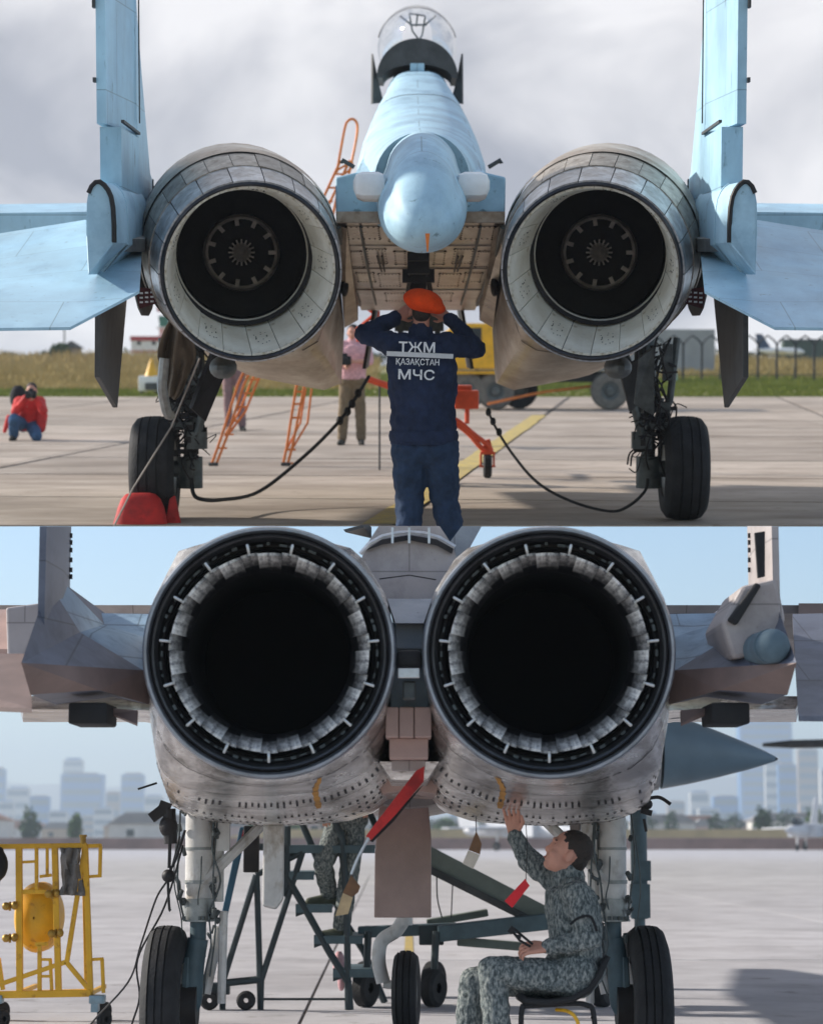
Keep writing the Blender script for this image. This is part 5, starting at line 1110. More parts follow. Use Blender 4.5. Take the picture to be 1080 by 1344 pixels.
# ================================================================ THINGS ON THE UPPER APRON
# --- orange boarding ladder
Yl = gy('U', 611)
la = thing('boarding_ladder', 'tall orange tubular boarding ladder leaning up to the cockpit of the pale blue jet', 'ladder', 'U', U(330, 611, Yl))
ORG[la.name].z = 0; la.matrix_world = FRAME['U'] @ Matrix.Translation(ORG[la.name])
def lp(px, py, d=0): return U(px, py, Yl+d)
m1 = [lp(276.5, 608), lp(294, 572), lp(318, 500), lp(443, 228), lp(458, 158)]
for dx in (0, 8):
    pts = [lp(277+dx*.75, 606), lp(291+dx*.9, 572), lp(312+dx, 505), lp(376+dx*1.2, 365), lp(447+dx*1.5, 210)]
    pts[0].z = 0.0; part(MB().tube(pts, .017, 6), 'stringer', ORANGE, la)
    pts = [lp(295+dx*.4, 572, .25), lp(314+dx, 540, .3), lp(328+dx, 505, .3), lp(388+dx, 370, .3)]
    part(MB().tube(pts, .016, 6), 'brace_tube', ORANGE, la)
    pts = [lp(371+dx*.75, 618), lp(376+dx*.9, 588), lp(388+dx*1.3, 512), lp(420+dx*1.2, 360), lp(447+dx, 235)]
    pts[0].z = 0.0; part(MB().tube(pts, .017, 6), 'stringer', ORANGE, la)
    part(MB().tube([lp(377+dx*.9, 588), lp(394+dx*1.2, 555, .2), lp(401+dx, 510, .25)], .014, 6), 'brace_tube', ORANGE, la)
for t in [i/22 for i in range(1, 22)]:
    a = lp(277+170*t**.92, 606-396*t); part(MB().tube([a+Vector((-.01, 0, 0)), a+Vector((.10, 0, 0))], .012, 6), 'rung', ORANGE, la)
for (x, y) in ((374, 608), (377, 590), (383, 548), (386, 530), (389, 514)):
    part(MB().tube([lp(x, y), lp(x+11, y)], .013, 6), 'rung', ORANGE, la)
hp = smooth_path([lp(442, 226), lp(452, 170), lp(457, 158), lp(464, 156), lp(469, 164), lp(467, 185), lp(458, 228)], 5)
part(MB().tube(hp, .016, 6), 'grab_hoop', ORANGE, la)
part(MB().tube([lp(444, 222), lp(454, 216), lp(462, 210), lp(464, 218), lp(452, 228)], .014, 6), 'grab_hoop', ORANGE, la)
for (x, y) in ((277, 606), (283, 606), (372, 617), (378, 617)):
    c = lp(x, y); part(MB().rbox((c.x, c.y, .02), (.06, .06, .04), .008), 'foot', DARKG, la)
# --- orange tow frame with small wheel
Yt = gy('U', 627)
tw = thing('towbar', 'red orange tow bar frame with one small black wheel behind the man in the beret', 'tow bar', 'U', U(640, 627, Yt)); ORG[tw.name].z = 0; tw.matrix_world = FRAME['U'] @ Matrix.Translation(ORG[tw.name])
def tp_(px, py, d=0): return U(px, py, Yt+d)
part(MB().rbox(tp_(612, 524), (.26, .3, .20), .015), 'pump_box', REDO, tw); part(MB().rbox(tp_(608, 509), (.18, .2, .06), .01), 'pump_lid', REDO, tw)
part(MB().tube([tp_(613, 536), tp_(613, 556)], .026, 8), 'post', REDO, tw)
part(MB().tube(smooth_path([tp_(580, 545), tp_(600, 552), tp_(622, 570), tp_(640, 584), tp_(645, 592)], 4), .028, 8), 'frame_tube', REDO, tw)
part(MB().tube(smooth_path([tp_(580, 556), tp_(598, 557), tp_(616, 570), tp_(632, 588), tp_(645, 594)], 4), .028, 8), 'frame_tube', REDO, tw)
part(MB().prism([tp_(636, 578), tp_(643, 576), tp_(648, 594), tp_(632, 594)], (0, .1, 0)), 'gusset', REDO, tw)
part(MB().tube([tp_(631, 596), tp_(631, 613)], .012, 6).tube([tp_(648, 596), tp_(648, 613)], .012, 6).tube([tp_(629, 612), tp_(650, 612)], .012, 6).box(tp_(640, 594.5), (.16, .08, .03)), 'wheel_fork', REDO, tw)
wc = tp_(639.7, 612); wc.z = .13
part(MB().lathe([(-.035, .06), (-.045, .11), (-.03, .13), (.03, .13), (.045, .11), (.035, .06)], 24, Matrix.Translation(wc) @ Matrix.Rotation(math.pi/2, 4, 'Y')), 'wheel', TYRE, tw)
part(MB().tube([tp_(482, 497, 1.5), tp_(520, 510, 1.5), tp_(590, 548, .2)], .04, 8), 'draw_tube', REDO, tw)
for x_ in (498, 560): part(MB().tube([tp_(x_, 498+(x_-486)*.5, 1.5), Vector((tp_(x_, 560, 1.5).x, Yt+1.5, 0))], .012, 6), 'stand_leg', DARKG, tw)
tb_ = MB()
for a, b in (((468, 432), (492, 412)), ((470, 448), (494, 414)), ((492, 412), (474, 398)), ((494, 414), (478, 392)), ((470, 448), (468, 432))): tb_.tube([U(*a, 24.5), U(*b, 24.5)], .02, 6)
tb_.box(U(493, 413, 24.5), (.09, .09, .09)); tb_.tube([U(493, 413, 24.5), U(528, 470, 24.6), Vector((U(545, 560, 24.5).x, 24.7, 0))], .02, 6)
solo(tb_, 'ladder_stay', REDO, 'thin red orange tubular stand beside the pink-shirted man', 'stand', 'U', (U(480, 440, 24.5).x, 24.5, 0))
# --- black cables
def cable(pts, r, label, fr='U', mat=BLACK, name='cable'):
    return solo(MB().tube(smooth_path(pts, 7), r, 6), name, mat, label, 'cable', fr)
cable([U(251, 628, 18.75), U(254, 648, 18.7), U(264, 655, 18.7), U(290, 656, 19.2), U(340, 645, 20), U(400, 598, 20.8), U(445, 553, 21.5), U(468, 520, 22), U(484, 494, 22.6)], .017, 'long black cable sagging from the left wheel leg to the red draw tube')
cable([U(640, 538, 22), U(650, 560, 21.6), U(672, 595, 20.8), U(705, 633, 19.8), U(750, 658, 19.2), U(800, 671, 18.8), U(825, 664, 18.7), U(846, 645, 18.75), U(850, 628, 18.75)], .013, 'black cable sagging from the tow bar to the right wheel leg')
clp = MB()
for (x, y, Y_) in ((462, 530, 21.8), (456, 540, 21.7), (446, 552, 21.5), (470, 516, 22)): clp.ell(U(x, y, Y_), (.035, .035, .045))
for (x, y, Y_) in ((641, 541, 22), (647, 553, 21.8), (655, 567, 21.4)): clp.ell(U(x, y, Y_), (.028, .028, .04))
part_ = solo(clp, 'cable_knots', BLACK, 'black knots and clamps on the sagging cables', 'clamp', 'U')
# --- red engine cover on the ground by the left wheel
rs = []
for t, k, z in ((0, 1.0, 0.0), (.25, .97, .08), (.55, .88, .15), (.8, .72, .205), (.95, .5, .225)):
    c = Vector((U(181, 660, 18.28).x, 18.36, z)); rs.append([c+Vector((k*.235*math.cos(a), k*.16*math.sin(a), 0)) for a in [2*math.pi*i/28 for i in range(28)]])
rs = []
for px0, px1, py, d in ((146, 218, 690, .20), (148, 217, 682, .19), (152, 214, 668, .17), (157, 209, 656, .13), (163, 202, 649.5, .07), (172, 194, 648, .02)):
    a, b = U(px0, py, 18.31), U(px1, py, 18.31); c = (a+b)/2; hw = (b.x-a.x)/2
    rs.append([Vector((c.x+math.copysign(abs(math.cos(t))**.6, math.cos(t))*hw, 18.42+math.sin(t)*d*.5, max(c.z, 0))) for t in [2*math.pi*i/28 for i in range(28)]])
solo(MB().loft(rs), 'engine_cover', REDP, 'red padded cover standing on the apron against the left tyre', 'cover', 'U', smooth=60)
solo(plate([U(217, 689, 18.5), U(238, 689, 18.5), U(230, 650, 18.55), U(223, 655, 18.55)], .06), 'wheel_chock', REDP, 'narrow red wheel chock beside the red cover', 'chock', 'U', bevel=.01)
# --- truck
Yk = gy('U', 538)
tk_ = thing('truck', 'yellow truck with large grey tyres parked beyond the jet', 'truck', 'U', U(700, 538, Yk)); ORG[tk_.name].z = 0; tk_.matrix_world = FRAME['U'] @ Matrix.Translation(ORG[tk_.name])
def kp(px, py, d=0): return U(px, py, Yk+d)
cbm = MB().prism([kp(584, 484), kp(584, 436), kp(600, 424), kp(646, 424), kp(652, 440), kp(660, 484)], (0, 1.7, 0)); part(cbm, 'cab', YELLOW, tk_, smooth=0, bevel=.03)
part(MB().prism([kp(592, 452, -.01), kp(592, 440, -.01), kp(602, 430, -.01), kp(632, 430, -.01), kp(632, 452, -.01)], (0, .02, 0)), 'side_window', M('dark_glass', (.02, .03, .035), .1), tk_, smooth=0)
part(MB().box((kp(700, 495).x, Yk+.8, kp(700, 495).z), (4.2, 1.0, .22)), 'chassis', BLACK, tk_)
part(MB().box((kp(625, 489).x, Yk+.8, kp(625, 489).z), (1.4, 1.75, .05)), 'side_rail', YELLOW, tk_)
part(MB().box((kp(745, 470).x, Yk+.9, kp(745, 470).z), (2.6, 1.8, .45)), 'flat_bed', BLUEG, tk_)
gw = M('dusty_tyre', (.16, .15, .13), .85, 0, .3, 8); 
for x_, d_ in ((612, 0), (650, 0), (681, .9), (800, 0), (612, 1.5), (650, 1.5), (800, 1.5)):
    c = kp(x_, 514, d_+.15); c.z = .415; mw = Matrix.Translation(c) @ Matrix.Rotation(math.pi/2, 4, 'X')
    w_ = part(MB().lathe([(-.14, .2), (-.16, .28), (-.13, .38), (-.08, .41), (.08, .41), (.13, .38), (.16, .28), (.14, .2)], 40, mw), 'wheel', gw if x_ != 681 else TYRE, tk_)
    part(MB().lathe([(.10, .22), (.13, .2), (.11, .12), (.17, .1), (.18, .001)], 24, mw), 'hub', GEARM, tk_, w_)
part(MB().tube([kp(640, 530, -.4), kp(690, 519, -.2), kp(716, 514, .3), kp(790, 505, .6)], .03, 6), 'tow_pole', ORANGE, tk_)
# --- yellow cone on a white case
cs = thing('equipment_case', 'white equipment case standing in the grass with a yellow cone on top', 'case', 'U', U(195, 517, gy('U', 517)));
Yq = gy('U', 517); ORG[cs.name].z = 0; cs.matrix_world = FRAME['U'] @ Matrix.Translation(ORG[cs.name])
part(MB().rbox(U(196, 503, Yq), (.56, .4, .42), .03), 'case', WHITEP, cs); part(MB().box(U(200, 507, Yq-.22), (.4, .02, .2)), 'face_panel', DARKG, cs)
part(MB().tube([Vector((U(186, 517, Yq).x, Yq, .15)), Vector((U(186, 517, Yq).x, Yq, 0))], .05, 8).tube([Vector((U(206, 517, Yq).x, Yq, .15)), Vector((U(206, 517, Yq).x, Yq, 0))], .05, 8), 'case_feet', DARKG, cs)
part(MB().lathe([(0, .20), (.03, .19), (.5, .03), (.51, .001)], 20, Matrix.Translation(U(199, 494, Yq))), 'cone', YELLOW, cs)
# --- iron fence on the right
Yf = 84.0
fe = thing('iron_fence', 'black iron fence of pointed arches along the grass on the right', 'fence', 'U', (9, Yf, 0))
IRON = M('black_iron', (.012, .016, .022), .6)
zt = U(900, 442, Yf).z; zs = U(900, 452, Yf).z; zb = 0
bx = [U(x, 450, Yf).x for x in [626+i*24.6 for i in range(0, 22)]]
pm_ = mesh(MB().box((0, 0, (zs+.0)/2), (.075, .075, zs)), 'post', IRON)
for x_ in bx:
    o = bpy.data.objects.new('post', pm_); COL.objects.link(o); o.parent = fe; o.location = (x_-9, 0, 0)
w_ = bx[1]-bx[0]
pk = mesh(MB().tube([(0, 0, zs), (w_*.18, 0, zs+(zt-zs)*.6), (w_*.5, 0, zt+.05), (w_*.82, 0, zs+(zt-zs)*.6), (w_, 0, zs)], .034, 5), 'arch', IRON)
for x_ in bx[:-1]:
    o = bpy.data.objects.new('arch', pk); COL.objects.link(o); o.parent = fe; o.location = (x_-9, 0, 0)
part(MB().box((bx[0]+10.5*w_, Yf, .25), (21*w_, .03, .03)), 'rail', IRON, fe)
solo(MB().rbox(U(880, 484, 80)-Vector((0, 0, .0)), (.42, .35, .80), .03), 'utility_cabinet', M('pale_blue_cabinet', (.26, .45, .55), .5), 'pale blue utility cabinet standing before the iron fence', 'cabinet', 'U')
bpy.context.view_layer.update()
wl = MB().box((U(793, 470, 100).x, 100, 1.0), (9.6, .3, 2.0)); solo(wl, 'concrete_wall', M('grey_wall', (.33, .34, .35), .9, 0, .12, 1), 'low grey concrete wall behind the iron fence', 'wall', 'U', (U(793, 470, 100).x, 100, 0))
# far hedges / shed beyond the fence
def leafball(c, r, n, seed, sz=.16):
    random.seed(seed); m = MB(); c = Vector(c)
    for i in range(n):
        d = Vector((random.gauss(0, 1), random.gauss(0, 1), random.gauss(0, 1))).normalized(); k = random.uniform(.55, 1.05)*(1+.3*mnoise.noise(d*1.8+Vector((seed, 0, 0))))
        p = c+Vector((d.x*r[0]*k, d.y*r[1]*k, d.z*r[2]*k)); u = Vector((random.gauss(0, 1), random.gauss(0, 1), random.gauss(0, 1))).normalized(); v = u.orthogonal().normalized(); s_ = sz*random.uniform(.6, 1.4)
        b = len(m.v); m.v += [p+u*s_, p+v*s_*.6, p-u*s_, p-v*s_*.6]; m.f.append((b, b+1, b+2, b+3))
    return m
LEAF = M('leaf_green', (.055, .10, .022), .8, 0, .4, .8, 0, spec=.2); LEAFD = M('leaf_dark_green', (.035, .065, .028), .8, 0, .4, .8, 0, spec=.2)
def tree(fr, name, label, base, h, cr, mat, seed, n=900, sz=.16, group=None):
    base = Vector(base); o = thing(name, label, 'tree' if 'tree' in name else 'bush', fr, base, group)
    tr_ = MB().tube([base, base+Vector((.05*h, 0, h*.35)), base+Vector((.02*h, 0, h*.75))], [.05*h, .035*h, .015*h], 7)
    for i in range(4):
        a = random.uniform(0, 6.28); tr_.tube([base+Vector((.04*h, 0, h*(.3+.1*i))), base+Vector((.04*h+math.cos(a)*cr[0]*.6, math.sin(a)*cr[1]*.6, h*(.5+.1*i)))], [.02*h, .006*h], 5)
    part(tr_, 'trunk', M('bark', (.09, .065, .045), .9), o); part(leafball(base+Vector((0, 0, h-cr[2])), cr, n, seed, sz), 'crown', mat, o, smooth=0)
    return o
YH = 132
tree('U', 'bush', 'round green bush beside the thin pole at the end of the dry field', (U(78, 470, YH).x, YH, .3), 1.05, (.62, .5, .42), LEAF, 3, 700, .10)
solo(MB().tube([(U(84.5, 450, YH).x, YH, 0), (U(84.5, 425, YH).x, YH, 3.6)], .045, 8), 'pole', DARKG, 'thin dark pole standing in the dry field', 'pole', 'U')
hs_ = thing('shed', 'tiny far shed with a dark gable roof beside the bush', 'shed', 'U', (U(96, 460, 138).x, 138, 0)); xh = U(96, 460, 138).x
part(MB().box((xh, 138, .55), (.95, .8, 1.1)), 'wall', M('shed_wall', (.25, .2, .16), .9), hs_); part(MB().prism([(xh-.65, 137.5, 1.1), (xh+.65, 137.5, 1.05), (xh-.1, 137.5, 1.5)], (0, 1, 0)), 'roof', DARKG, hs_)
# --- control building with tower
Yb = 137; bd = thing('airfield_building', 'white airfield building with red roof band and a small glazed control tower', 'building', 'U', (U(205, 460, Yb).x, Yb, 0))
def bp2(px, py): return U(px, py, Yb)
a, b = bp2(172, 447), bp2(228, 470); part(MB().box(((a.x+b.x)/2, Yb+1.5, a.z/2), (b.x-a.x, 3, a.z)), 'wall', WHITEP, bd)
RB = M('red_roof_band', (.42, .03, .035), .6); a, b = bp2(171.5, 441), bp2(229, 447); part(MB().box(((a.x+b.x)/2, Yb+1.5, (a.z+b.z)/2), (b.x-a.x+.06, 3.1, a.z-b.z)), 'roof_band', RB, bd)
a, b = bp2(171.5, 460), bp2(229, 462); part(MB().box(((a.x+b.x)/2, Yb-.03, (a.z+b.z)/2), (b.x-a.x, .08, a.z-b.z)), 'base_band', RB, bd)
for x_ in (182.5, 202, 221): part(MB().box(bp2(x_, 450)+Vector((0, -.02, 0)), (.22, .06, .2)), 'window', M('dark_glass', (.02, .03, .035), .1), bd)
a = bp2(213, 440); part(MB().box((a.x, Yb+1.2, a.z/2+.3), (.55, .8, a.z+.6)), 'tower_shaft', WHITEP, bd)
part(MB().box(bp2(214, 421)+Vector((0, .8, 0)), (.52, .7, .62), taper=1.25), 'tower_glass', M('green_glass', (.04, .20, .16), .15), bd); part(MB().box(bp2(213, 405)+Vector((0, .8, 0)), (.72, .9, .30)), 'tower_roof', RB, bd); part(MB().box(bp2(213, 430)+Vector((0, .8, 0)), (.8, 1, .1)), 'tower_deck', WHITEP, bd)
# --- airliner far behind the fence
Yp = 139; al = thing('airliner', 'small distant white airliner with dark blue tail behind the iron fence', 'airliner', 'U', (U(1010, 468, Yp).x, Yp, 0))
x0, z0 = U(1015, 461, Yp).x, U(1015, 461, Yp).z
part(MB().loft([ringell((x0+dx, Yp, z0+dz), .001, .001, 4) for dx, dz in ((0, 0),)]*2) if False else MB().tube([(x0-1.25, Yp, z0+.10), (x0-.9, Yp, z0+.08), (x0-.3, Yp, z0+.02), (x0+1.3, Yp, z0), (x0+1.7, Yp, z0-.02), (x0+1.9, Yp, z0-.05)], [.03, .09, .2, .22, .15, .02], 14), 'hull', WHITEP, al)
part(plate([U(991, 438, Yp), U(1000, 438, Yp), U(1012, 457, Yp), U(996, 459, Yp)], .05), 'tail_fin', M('tail_blue', (.02, .05, .12), .5), al)
part(plate([(x0+.4, Yp-.1, z0), (x0-.3, Yp-1.5, z0+.1), (x0-.1, Yp-1.5, z0+.1), (x0+.9, Yp-.1, z0)], .04), 'wing', WHITEP, al)
part(MB().tube([(x0, Yp, z0-.1), (x0, Yp, .0)], .05, 6).tube([(x0+1.4, Yp, z0-.1), (x0+1.4, Yp, .0)], .05, 6), 'landing_legs', GEARM, al)
gh = thing('hangar', 'long low dark green hangar far behind the fence', 'hangar', 'U', (U(1065, 465, 140).x, 140, 0)); xg = U(1065, 465, 140).x
part(MB().box((xg, 140, .75), (3.6, .8, 1.5)), 'wall', M('hangar_green', (.06, .09, .07), .8), gh); part(MB().prism([(xg-1.9, 139.5, 1.5), (xg+1.9, 139.5, 1.5), (xg+1.7, 139.5, 1.62), (xg-1.7, 139.5, 1.62)], (0, 1, 0)), 'roof', GEARM, gh)
# far tree belt closing the upper field
random.seed(21)
for i in range(26):
    x_ = -27+i*2.15+random.uniform(-.5, .5)
    if -16.5 < x_ < -11: continue
    h_ = random.uniform(.75, 1.15) if x_ < 1 else random.uniform(.8, 1.25)
    tree('U', 'tree', 'small grey green shrub-like tree in the far belt closing the field', (x_, 140.4, 0), h_, (1.2, .3, h_*.5), LEAFD, 50+i, 160, .14, 'far belt of trees at the end of the upper field')
# ================================================================ THINGS ON THE LOWER FLIGHT LINE
def base0(o):
    ORG[o.name].z = 0; o.matrix_world = FRAME[FRM[o.name]] @ Matrix.Translation(ORG[o.name]); return o
# --- yellow cart
Yc_ = gy('L', 1343)
ca = base0(thing('gas_cart', 'yellow tubular cart carrying a round yellow tank on blue steel casters', 'cart', 'L', L(60, 1343, Yc_)))
def c(px, py, d=0): return L(px, py, Yc_+d)
def bar(a, b, w, name='frame_bar', mat=YELLOW, d0=0, d1=0):
    a, b = c(*a, d0), c(*b, d1); t = (b-a).normalized(); s_ = Vector((0, 1, 0)); n_ = t.cross(s_).normalized(); h = w/2
    part(MB().loft([[p+n_*h-s_*h, p+n_*h+s_*h, p-n_*h+s_*h, p-n_*h-s_*h] for p in (a, b)]), name, mat, ca, smooth=0, bevel=.004)
W_ = .040
for a, b, w in (((-40, 1112), (114, 1110), .036), ((25, 1112), (26, 1302), .046), ((72, 1112), (77, 1302), .044), ((112, 1110), (119, 1304), .040), ((111, 1116), (88, 1262), .034), ((86, 1262), (120, 1303), .034), ((87, 1263), (-40, 1306), .034), ((-40, 1307), (120, 1304), .05),
                ((48, 1114), (48, 1170), .026), ((62, 1114), (62, 1150), .022), ((52, 1151), (68, 1149), .022), ((30, 1132), (50, 1131), .020), ((116, 1111), (133, 1110), .026), ((132, 1110), (131, 1152), .026), ((117, 1151), (133, 1150), .022), ((121, 1260), (136, 1259), .022), ((134, 1259), (136, 1304), .026), ((-2, 1258), (4, 1300), .03), ((52, 1240), (52, 1302), .03), ((66, 1260), (68, 1300), .024), ((54, 1260), (68, 1260), .02), ((54, 1282), (68, 1282), .02), ((24, 1171), (62, 1171), .032), ((46, 1240), (64, 1239), .03)):
    bar(a, b, w)
for a, b, w in (((-40, 1112), (112, 1110), .034), ((26, 1112), (27, 1300), .034), ((110, 1112), (114, 1302), .034), ((-40, 1306), (118, 1302), .04)):
    bar(a, b, w, d0=.75, d1=.75)
for x_, y_ in ((113, 1111), (119, 1304), (26, 1111), (26, 1303)): bar((x_, y_), (x_, y_), .03) if False else part(MB().box((c(x_, y_).x, Yc_+.37, c(x_, y_).z), (.03, .74, .03)), 'cross_bar', YELLOW, ca)
tc_ = c(52, 1204, .30); tank = MB().lathe([(-.26, .01), (-.25, .12), (-.20, .22), (-.12, .252), (.12, .252), (.20, .22), (.25, .12), (.26, .01)], 40, Matrix.Translation(tc_) @ Matrix.Rotation(math.pi/2, 4, 'X') @ Matrix.Diagonal((.66, 1, 1, 1)))
tk2 = part(tank, 'tank', YELLOW, ca)
for x_, y_ in ((10, 1190), (10, 1232), (66, 1174), (70, 1226)):
    v = MB().tube([c(x_-4, y_, -.04), c(x_+12, y_, -.02)], .014, 8); v.ell(c(x_-2, y_, -.05), (.03, .022, .03)); v.ell(c(x_+9, y_-1, -.04), (.026, .03, .032)); v.tube([c(x_+3, y_-6, -.04), c(x_+3, y_+6, -.04)], .01, 6)
    part(v, 'valve', M('brass_yellow', (.45, .26, .04), .4, .4, .3, 20), ca)
part(MB().tube([c(109, 1108), c(109, 1097)], .022, 10).tube([c(109, 1099), c(109, 1096)], .028, 10), 'filler_cap', M('brass_yellow', (.45, .26, .04), .4), ca)
for x_ in (-6, 128):
    for d_ in (0, .75):
        p = MB().rbox(c(x_, 1312, d_), (.11, .11, .06), .008); p.box(c(x_-3, 1322, d_), (.05, .1, .07)); part(p, 'caster_bracket', CASTB, ca)
        w_ = c(x_+9, 1331, d_); w_.z = .068
        part(MB().lathe([(-.02, .02), (-.026, .055), (-.018, .068), (.018, .068), (.026, .055), (.02, .02)], 24, Matrix.Translation(w_) @ Matrix.Rotation(R(60), 4, 'Z') @ Matrix.Rotation(math.pi/2, 4, 'X')), 'caster_wheel', TYRE, ca)
bgm = MB(); random.seed(9); rs = []
for i in range(10):
    t = i/9; rs.append([c(81+k*3.6+random.uniform(-1, 1)-(1.5 if i in (2, 3) else 0), 1114+62*t+random.uniform(-1, 1), -.05+.03*math.sin(k*1.7+t*5)+.02*random.random()) for k in range(8)])
bgo = solo(bgm.loft(rs, closed=False), 'canvas_bag', GREYBAG, 'grey canvas bag hanging from the top bar of the yellow cart', 'bag', 'L', smooth=60); so = bgo.modifiers.new('t', 'SOLIDIFY'); so.thickness = .03
hd = MB().ell(c(-2, 1136, -.1), (.07, .08, .11)); hd.ell(c(-4, 1118, -.1), (.05, .06, .04)); hd.tube([c(-2, 1150, -.1), c(-6, 1180, -.05)], .02, 8)
organic(solo(hd, 'headset', BLACK, 'black headset hung over the left end of the yellow cart rail', 'headset', 'L'), .012, 2)
# --- loose ground cables under the left wheel
def lc(pts, r, label): return solo(MB().tube(smooth_path(pts, 7), r, 6), 'cable', BLACK, label, 'cable', 'L')
lc([L(236, 1098, 12.5), L(222, 1150, 12.5), L(205, 1180, 12.6), L(185, 1240, 12.9), L(168, 1290, 13.6), L(120, 1344, 14.6), L(100, 1382, gy('L', 1384))], .006, 'thin black cable running from the jet belly down past the yellow cart')
lc([L(240, 1110, 12.5), L(216, 1190, 12.6), L(181, 1258, 12.9), L(183, 1310, 13.0), L(172, 1350, 13.2), L(165, 1400, gy('L', 1402))], .006, 'thin black cable hanging close beside the left main tyre')
# --- red streamers and tags
rsn = thing('warning_streamer', 'long red warning streamer with chain and brown leather tag slanting from the jet keel', 'streamer', 'L', L(520, 1060, 10.9))
def rp(px, py, d=0): return L(px, py, 10.9+d)
part(plate([rp(546, 1012), rp(557, 1006), rp(556, 1026), rp(519, 1070), rp(487, 1103), rp(480, 1098), rp(495, 1078)], .008), 'strap', REDP, rsn, smooth=0)
part(plate([rp(551, 1034, .03), rp(556, 1030, .03), rp(517, 1078, .03), rp(489, 1106, .03), rp(485, 1104, .03)], .012), 'strap_edge', BLACK, rsn, smooth=0)
part(MB().tube(smooth_path([rp(484, 1100), rp(474, 1118), rp(468, 1130), rp(461, 1148)], 5), .007, 6), 'chain', STEEL, rsn)
part(plate([rp(461, 1149), rp(473, 1164), rp(470, 1172), rp(462, 1178), rp(450, 1172)], .012), 'tag_top', TAGB, rsn, smooth=0); part(plate([rp(450, 1172.5), rp(463, 1178.5), rp(457, 1200), rp(440, 1203)], .012), 'tag_foot', TAGT, rsn, smooth=0)
tg2 = thing('hanging_tag', 'brown and white tag on a thin string under the right nacelle', 'tag', 'L', L(620, 1120, 11.0))
part(MB().tube([L(624.5, 1072, 11), L(625, 1094, 11)], .0025, 5), 'string', BLACK, tg2); part(plate([L(625, 1091, 11), L(632, 1108, 11), L(630, 1122, 11), L(615, 1116, 11)], .008), 'tag_top', TAGB, tg2, smooth=0); part(plate([L(614.5, 1116.5, 11), L(630, 1122.5, 11), L(621, 1141, 11), L(607, 1134, 11)], .008), 'tag_foot', M('cream_tag', (.52, .45, .36), .7), tg2, smooth=0)
t3 = thing('red_tag', 'short bright red ribbon tag hanging in front of the seated airman', 'tag', 'L', L(680, 1170, 11.2))
part(plate([L(662, 1183, 11.2), L(689, 1154, 11.2), L(695, 1163, 11.2), L(672, 1192, 11.2)], .006), 'ribbon', M('bright_red_cloth', (.68, .012, .02), .6), t3, smooth=0); part(MB().tube([L(690, 1157, 11.2), L(692, 1110, 11.2), L(690, 1082, 11.3)], .0022, 5), 'string', BLACK, t3)
# --- maintenance stairs
Ys = gy('L', 1319)
sr = base0(thing('maintenance_stairs', 'dark green steel maintenance stairs with open treads and small wheels', 'stairs', 'L', L(420, 1319, Ys)))
def s(px, py, d=0): return L(px, py, Ys+d)
def foot(p): p = Vector(p); p.z = 0; return p
def stb(pts, r, name='tube', mat=STAIRB): part(MB().tube([Vector(p) for p in pts], r, 7), name, mat, sr)
dS = .75
for a, b in (((374, 1150), (460, 1300)), ):
    stb([s(374, 1148), s(400, 1192), s(432, 1250), s(458, 1292)], .030, 'stringer'); stb([s(457, 1290), foot(s(460, 1320))], .028, 'stringer')
stb([s(396, 1080, dS), s(450, 1206, dS), s(478, 1250, dS), foot(s(505, 1316, dS))], .030, 'stringer')
stb([s(478, 1052, .3), s(500, 1100, .3)], .028, 'hand_rail'); stb([s(438, 1075), s(449, 1100), s(455, 1180), foot(s(457, 1320))], .028, 'post'); stb([s(377, 1085), s(376, 1160), s(370, 1176)], .03, 'post')
for (x0_, x1_, y_) in ((376, 492, 1112), (376, 412, 1147), (388, 436, 1190), (412, 476, 1231), (437, 497, 1275)):
    a, b = s(x0_, y_), s(x1_, y_); m = MB().box(((a.x+b.x)/2, Ys+dS/2, a.z), (b.x-a.x, dS, .028)); m.box(((a.x+b.x)/2, Ys-.005, a.z-.02), (b.x-a.x, .03, .06)); part(m, 'tread', BLUEG, sr, smooth=0)
    part(MB().prism([a+Vector((0, 0, .02)), s(x0_+14, y_+1), s(x0_+14, y_+9), s(x0_, y_+14)], (0, .02, 0)), 'tread_bracket', STAIRB, sr, smooth=0)
stb([s(336, 1149), s(293, 1288), foot(s(292, 1322))], .026, 'leg'); stb([s(337, 1150), s(340, 1250), foot(s(342, 1316))], .026, 'leg'); stb([s(397, 1119), s(343, 1287), foot(s(342, 1316))], .026, 'leg'); stb([s(293, 1291), s(343, 1286)], .03, 'base_bar'); stb([s(336, 1149), s(397, 1119)], .025, 'top_bar'); stb([s(288, 1247), s(292, 1291)], .022, 'leg')
stb([s(376, 1112), s(336, 1112)], .03, 'top_bar'); stb([s(457, 1312), s(343, 1312)], .01, 'tie_rod')
for x_ in (323, 275):
    w_ = s(x_, 1303, -.05); w_.z = .075; part(MB().lathe([(-.03, .02), (-.035, .06), (-.02, .075), (.02, .075), (.035, .06), (.03, .02)], 24, Matrix.Translation(w_) @ Matrix.Rotation(math.pi/2, 4, 'X')), 'caster_wheel', TYRE, sr)
part(MB().box(s(280, 1298, .05), (.26, .12, .09)), 'caster_bracket', STAIRB, sr)
bl_ = plate([s(315, 1086, -.2), s(325, 1086, -.2), s(287, 1255, -.1), s(280, 1252, -.1)], .05); part(bl_, 'blue_brace', M('teal_blue_paint', (.02, .10, .17), .45, 0, .2, 5), sr, smooth=0, bevel=.006)
part(plate([s(319, 1090, -.26), s(324, 1093, -.26), s(317, 1120, -.26), s(313, 1118, -.26)], .02), 'red_flag', REDP, sr, smooth=0)
part(MB().ell(s(445, 1268, .3), (.05, .05, .12)).ell(s(448, 1290, .3), (.03, .03, .07)), 'pink_rag', PINK, sr)
